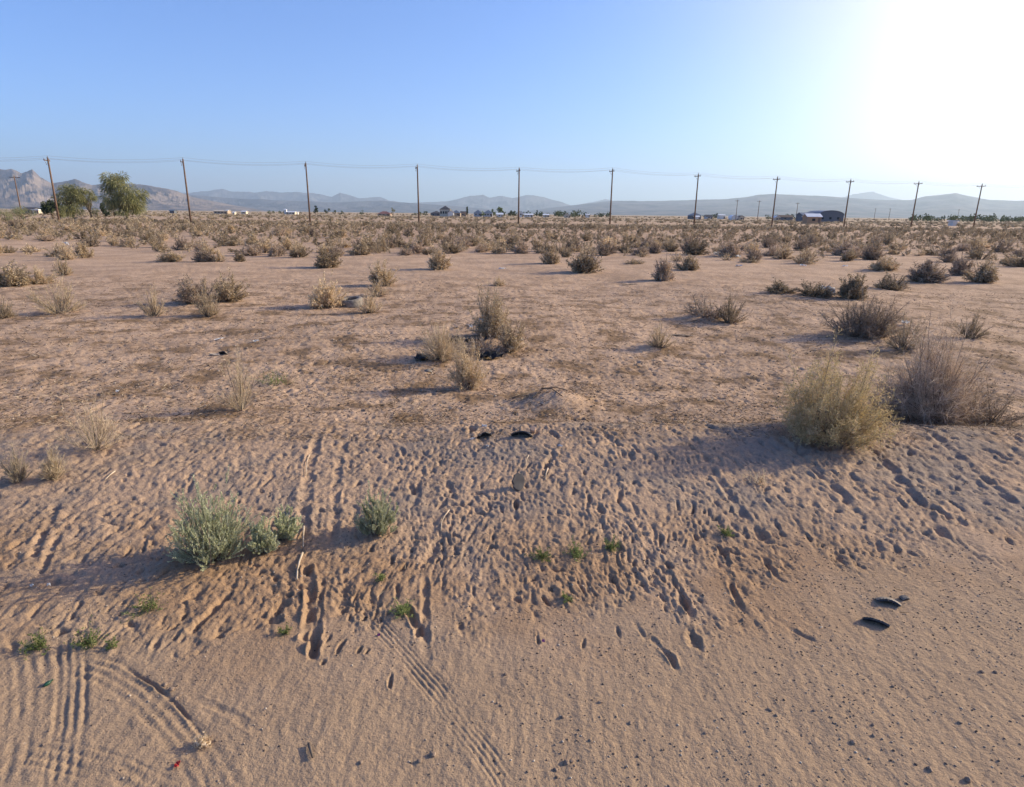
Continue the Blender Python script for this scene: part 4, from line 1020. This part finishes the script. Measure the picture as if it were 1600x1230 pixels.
slab(336, 555, .20, .10, .02, 0, R_(5), R_(5), 'pale flat slab beside the small black tyre piece', M_stick, seed=4, up=.012)
slab(833, 676, .07, .08, .05, R_(30), 0, 0, 'pinkish clod of hard earth at the end of the long tyre piece', simple('clod', (.50, .33, .24), (.40, .27, .19), 20, .9, .1, .5), 'earth_clod', 'clod', 7, .04)

def tyre(u, v, R, r0, lab, rot, up):
    x, y, z = at(u, v); o = empty('car_tyre', (x, y, hz(x, y) + up)); o.rotation_euler = rot; tag(o, lab, 'tyre')
    bm = bmesh.new(); n = 40; prof = [(.55, -.42), (.72, -.5), (.93, -.48), (1.0, -.36), (1.0, -.12), (.985, 0), (1.0, .12), (1.0, .36), (.93, .48), (.72, .5), (.55, .42), (.6, .2), (.62, 0), (.6, -.2)]
    rings = [[bm.verts.new((math.cos(2 * PI * i / n) * R * (a + (.015 if i % 2 and a > .97 else 0)), math.sin(2 * PI * i / n) * R * (a + (.015 if i % 2 and a > .97 else 0)), b * r0)) for a, b in prof] for i in range(n)]
    for i in range(n):
        for k in range(len(prof)): bm.faces.new((rings[i][k], rings[(i + 1) % n][k], rings[(i + 1) % n][(k + 1) % len(prof)], rings[i][(k + 1) % len(prof)]))
    bmesh.ops.recalc_face_normals(bm, faces=bm.faces[:]); link('tread', bm_mesh('tread', bm, M_rubg, True), o)
tyre(549, 478, .32, .23, 'half buried dark tyre lying between the tan bush and the small dry bush', (R_(6), R_(-5), 0), .10)

def scrap(u, v, w, l, h, lab, mat, name='paper_scrap', cat='litter', seed=1, rz=0.0, up=.0):
    x, y, z = at(u, v); r = random.Random(seed); bm = bmesh.new(); n = 6; g = []
    for i in range(n):
        g.append([bm.verts.new(((i / (n - 1) - .5) * w + r.uniform(-.08, .08) * w, (j / (n - 1) - .5) * l + r.uniform(-.08, .08) * l, h * (r.random() ** .7))) for j in range(n)])
    f = [bm.faces.new((g[i][j], g[i + 1][j], g[i + 1][j + 1], g[i][j + 1])) for i in range(n - 1) for j in range(n - 1)]
    rr_ = bmesh.ops.solidify(bm, geom=f, thickness=.003)
    o = link(name, bm_mesh(name, bm, mat), None, (x, y, hz(x, y) + up + .004)); o.rotation_euler = (0, 0, rz); tag(o, lab, cat, 'litter blown over the desert'); return o
SC = [(757, 668, .055, .05, .04, 'white paper scrap just above the short tyre piece', M_white), (738, 688, .05, .03, .02, 'thin white scrap on the crest beside the short tyre piece', M_white),
 (762, 698, .03, .03, .02, 'tiny white scrap below the short tyre piece', M_white), (748, 597, .06, .05, .10, 'bright white scrap at the foot of the tan and grey dry bush', M_white),
 (815, 533, .06, .06, .05, 'white crumpled scrap beside the low grey brown bush', M_white), (662, 556, .07, .05, .06, 'pale blue scrap in the shadow of the broad tan dry bush', M_blue),
 (753, 507, .13, .10, .16, 'pale blue crumpled sheet beneath the tall upright bush', M_blue), (736, 512, .34, .07, .05, 'long whitish plastic strip across the dark rubbish', M_white),
 (754, 521, .14, .12, .12, 'orange crushed packet below the pale blue sheet', M_org), (712, 514, .12, .08, .05, 'pale tan scrap at the end of the whitish strip', M_stick),
 (1122, 400, .75, .5, .30, 'white plastic bag caught under the reddish shrub', M_white), (1153, 403, .3, .3, .2, 'little white litter beside the shrub with the bag', M_white),
 (1290, 457, .40, .3, .22, 'white bag in the dark low brush', M_white), (1298, 459, .2, .2, .18, 'second small white litter touching the bag in the low brush', M_blue),
 (983, 445, .55, .2, .03, 'flat whitish sheet on open soil before the reddish brown shrub', M_stick), (1155, 416, .4, .3, .06, 'pale flat litter on the soil below the creeping brush', M_white),
 (926, 406, .5, .3, .14, 'pale litter behind the largest olive grey shrub', M_blue), (1255, 416, .3, .2, .1, 'pale litter in front of the low flat grey shrub', M_white),
 (1033, 384, .6, .4, .25, 'yellowish sheet of litter among the belt shrubs', M_stick), (1320, 417, .25, .2, .1, 'pale litter by the grey shrub before the barn', M_white),
 (1414, 508, .14, .14, .12, 'white scrap hanging in the dark bush behind the dead one', M_white), (1420, 637, .07, .05, .05, 'white scrap inside the big tangled dead bush', M_white),
 (1068, 525, .4, .12, .02, 'flat pale sheet lying past the small dry tan bush', M_stick), (400, 535, .10, .08, .05, 'grey white scrap on open soil near the small tyre piece', M_white),
 (342, 531, .22, .05, .02, 'thin pale strip lying above the small tyre piece', M_white), (184, 614, .05, .04, .04, 'pinkish white scrap beyond the skeletal dry weed', M_white),
 (785, 421, .3, .2, .08, 'pale scrap above the tiny tan shrub', M_white), (103, 385, .3, .3, .35, 'white scrap in the pale shrubs at the side', M_white),
 (875, 700, .03, .05, .02, 'white sliver at the start of the crest', M_white), (50, 918, .02, .02, .02, 'tiny white chip below the long shadow', M_white), (77, 918, .02, .02, .02, 'tiny white chip second below the long shadow', M_white)]
for i, (u, v, w, l, h, lab, mt) in enumerate(SC): scrap(u, v, w, l, h, lab, mt, seed=i, rz=i * .7)
scrap(277, 1197, .022, .035, .012, 'small bright red plastic scrap on the road sand', M_red, 'plastic_scrap', 'litter', 60, .2)
scrap(849, 1003, .018, .022, .01, 'tiny purple plastic chip on the road sand', M_pur, 'plastic_scrap', 'litter', 61, .2)
scrap(592, 994, .018, .016, .01, 'tiny purple plastic chip beside the ribbed tyre print', M_pur, 'plastic_scrap', 'litter', 62, .2)
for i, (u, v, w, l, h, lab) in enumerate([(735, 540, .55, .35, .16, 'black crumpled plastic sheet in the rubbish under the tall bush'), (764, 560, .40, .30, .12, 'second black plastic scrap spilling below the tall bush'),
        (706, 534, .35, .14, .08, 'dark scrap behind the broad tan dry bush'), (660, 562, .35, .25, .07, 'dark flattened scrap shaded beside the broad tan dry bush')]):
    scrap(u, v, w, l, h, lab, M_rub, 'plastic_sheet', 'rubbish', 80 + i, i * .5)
# pale forked branches standing in the big dead bush
dead = next(o for o in bpy.data.objects if o.get('label', '').startswith('big tangled purplish'))
q = random.Random(8)
for k in range(7):
    a = q.uniform(0, 6.28); ln = q.uniform(.35, .75); b0 = Vector((math.cos(a) * .05, math.sin(a) * .05, 0)); tip = Vector((math.cos(a) * ln * .6, math.sin(a) * ln * .6 - .1, ln * .85)); mid = b0.lerp(tip, .5) + Vector((q.uniform(-.06, .06), q.uniform(-.06, .06), .03))
    bm = bmesh.new(); tube(bm, [b0, mid, tip], [.011, .008, .003], 6); t2 = mid + Vector((q.uniform(-.2, .2), q.uniform(-.15, .1), q.uniform(.15, .3))); tube(bm, [mid, mid.lerp(t2, .5) + Vector((.02, 0, .01)), t2], [.007, .005, .002], 5)
    link('branch', bm_mesh('branch', bm, M_stick, True), dead)
x, y, z = at(74, 1070); bm = bmesh.new(); tube(bm, [(-.05, 0, .012), (-.02, 0, .014), (.02, 0, .016), (.035, 0, .018), (.045, 0, .019), (.075, 0, .02)], [.014, .026, .026, .022, .011, .010], 12)
bt = link('glass_bottle', bm_mesh('glass_bottle', bm, M_grn, True), None, (x, y, hz(x, y) + .006), 1.2); bt.scale = (.42, .42, .42); bt.location.z -= .006; tag(bt, 'green glass bottle part buried between the two tyre prints', 'bottle')

def rock_bm(bm, c, s, r, sub=1):
    ret = bmesh.ops.create_icosphere(bm, subdivisions=sub, radius=1)
    k = [r.uniform(.7, 1.2), r.uniform(.7, 1.2), r.uniform(.45, .8)]; sd = r.random() * 50
    for v in ret['verts']:
        d = 1 + .35 * mn.noise(v.co * 1.3 + Vector((sd, sd, 0))); v.co = Vector((v.co.x * k[0], v.co.y * k[1], v.co.z * k[2])) * s * d + Vector(c)
rg = random.Random(4)
ST = [(655, 1190, 15, 'brown pebble, one of a close pair near the bottom'), (676, 1180, 17, 'largest dark pebble on the road sand with a pale side'), (564, 1192, 13, 'dark pebble beside a small white one'),
 (885, 1192, 14, 'dark pebble in the cluster at the bottom middle'), (893, 1190, 12, 'second dark pebble in the cluster at the bottom middle'), (868, 1203, 12, 'black pebble just below the bottom middle cluster'),
 (879, 1121, 12, 'dark angular pebble with pale edge on the road sand'), (938, 1098, 12, 'dark grey pebble alone above the pebble cluster'), (922, 1158, 9, 'small dark pebble between clusters'),
 (1203, 1109, 13, 'dark brown pebble beside another on the road sand'), (1213, 1118, 10, 'reddish pebble beside the dark brown one'), (1272, 1111, 10, 'dark pebble alone past the pebble pair'),
 (1333, 1160, 14, 'dark pebble toward the bottom corner'), (1395, 1073, 12, 'grey pebble with a chip above it'), (1364, 1133, 9, 'round dark pebble upper of two stacked ones'), (1365, 1150, 9, 'round dark pebble lower of two stacked ones'),
 (1512, 1220, 20, 'big dark brown stone in the bottom corner'), (1452, 1203, 14, 'brown stone next to the big corner one'), (1534, 1051, 12, 'brown pebble near the edge of the view'), (1555, 1051, 14, 'wide brown pebble nearer the edge of the view'),
 (1160, 969, 12, 'grey round stone below the curved rut'), (777, 1099, 10, 'grey pebble, upper one of a pair below the diagonal print'), (783, 1103, 10, 'grey pebble, lower one of a pair below the diagonal print'),
 (790, 1054, 9, 'dark pebble with a pale chip on the road sand'), (268, 1078, 16, 'dark stone in the small heap on the tyre print'), (258, 1070, 12, 'dark stone topping the small heap on the tyre print'), (275, 1092, 14, 'dark stone at the low end of the small heap'),
 (500, 518, 12, 'small dark stone on the open field'), (855, 548, 9, 'dark stone on soil past the low grey brown bush'), (68, 1164, 9, 'grey pebble by the first tyre print'), (1102, 1146, 9, 'dark pebble in a faint crease'),
 (985, 1130, 10, 'dark pebble amid the road grit in the middle'), (710, 1130, 8, 'dark pebble near the diagonal tyre print'), (1500, 1130, 10, 'grey pebble on smooth sand near the edge')]
for u, v, px, lab in ST:
    x, y, z = at(u, v); s = px * .52 / FPX * math.hypot(y, CAM_H) / 2; bm = bmesh.new(); rock_bm(bm, (0, 0, 0), s * 1.05, rg, 2)
    tag(link('stone', bm_mesh('stone', bm, M_stone), None, (x, y, hz(x, y) + s * .25), rg.random() * 6), lab, 'stone', 'larger stones on the sand')

def scatter_stuff():
    r = np.random.RandomState(9)
    # gravel: small uneven pebbles, thick on the road shoulder, thin elsewhere
    bm = bmesh.new(); q = random.Random(2); protos = []
    for i in range(8):
        b2 = bmesh.new(); rock_bm(b2, (0, 0, 0), 1.0, q, 1); b2.verts.ensure_lookup_table()
        protos.append((np.array([v.co[:] for v in b2.verts]), np.array([[v.index for v in f.verts] for f in b2.faces]))); b2.free()
    bm.free()
    def pebs(n, fx, smin, smax, pw):
        x, y = fx(n); s = smin + (smax - smin) * r.rand(n) ** pw; z = relief(x, y); V = []; T = []; k = 0
        for i in range(n):
            v, t = protos[i % 8]; a = r.rand() * 6.28; c, d = math.cos(a), math.sin(a)
            V.append(np.stack([(v[:, 0] * c - v[:, 1] * d) * s[i] + x[i], (v[:, 0] * d + v[:, 1] * c) * s[i] + y[i], v[:, 2] * s[i] + z[i] + s[i] * .15], 1)); T.append(t + k); k += len(v)
        return np.vstack(V), np.vstack(T), np.repeat(r.rand(n), len(protos[0][0]))
    def road(n):
        y = 1.9 + 2.6 * r.rand(n) ** .8; x = r.uniform(-.75, 1.05, n) * (y + .6)
        m = gn(x / .5, y / .5) + .35 * np.clip(x, -1, 1) > r.uniform(-.5, .6, n); return x[m], y[m]
    def bank(n): y = 3.4 + 4.5 * r.rand(n); return r.uniform(-.95, 1.0, n) * (y + .4), y
    def field(n): y = 7.5 + 16 * r.rand(n) ** 1.4; return r.uniform(-.9, .95, n) * y, y
    VV = []; TT = []; AA = []; k = 0
    for n, fx, a, b, pw in ((20000, road, .0014, .0075, 3.0), (6000, bank, .002, .008, 2.6), (9000, field, .005, .020, 2.6)):
        x, y = fx(n); V, T, A = pebs(len(x), lambda n_: (x, y), a, b, pw); VV.append(V); TT.append(T + k); AA.append(A); k += len(V)
    tag(link('gravel', np_mesh('gravel', np.vstack(VV), None, np.vstack(TT), (plant_mat('gravel_stone', [(.08, .06, .05), (.15, .11, .085), (.24, .18, .135), (.48, .40, .32)], 0, 0),), np.concatenate(AA))), kind='stuff')
    # dead grass, straw and twig litter
    S_ = Strands(12)
    def litter(n, fx, l0, l1, w, lift):
        x, y = fx(n); n = len(x); z = relief(x, y); a = r.rand(n) * 6.28; el = r.rand(n) ** 2 * lift
        D_ = np.stack([np.cos(a) * np.cos(el), np.sin(a) * np.cos(el), np.sin(el)], 1)
        S_.blades(np.stack([x, y, z + .003], 1), D_, r.uniform(l0, l1, n), np.full(n, w) * r.uniform(.6, 1.4, n), r.normal(size=(n, 3)) * np.array([.2, .2, .05]), 2)
    def crest(n):
        y = 6.4 + 3.6 * r.rand(n) ** 1.3; x = r.uniform(-.95, .9, n) * y; m = gn(x / .8 + 5, y / .6) > r.uniform(-.45, .5, n); return x[m], y[m]
    def fld(n):
        y = 7 + 15 * r.rand(n) ** 1.3; x = r.uniform(-.95, .95, n) * y; m = gn(x / 1.7, y / 1.5 + 8) > r.uniform(-.5, .5, n); return x[m], y[m]
    litter(24000, crest, .02, .09, .005, .9); litter(36000, fld, .03, .10, .009, .7); litter(1500, bank, .02, .08, .003, .5)
    tag(link('dry_litter', S_.mesh('dry_litter', plant_mat('litter_straw', [(.05, .035, .025), (.13, .09, .055), (.26, .185, .12), (.58, .48, .35)], .15, 0))), kind='stuff')
scatter_stuff()
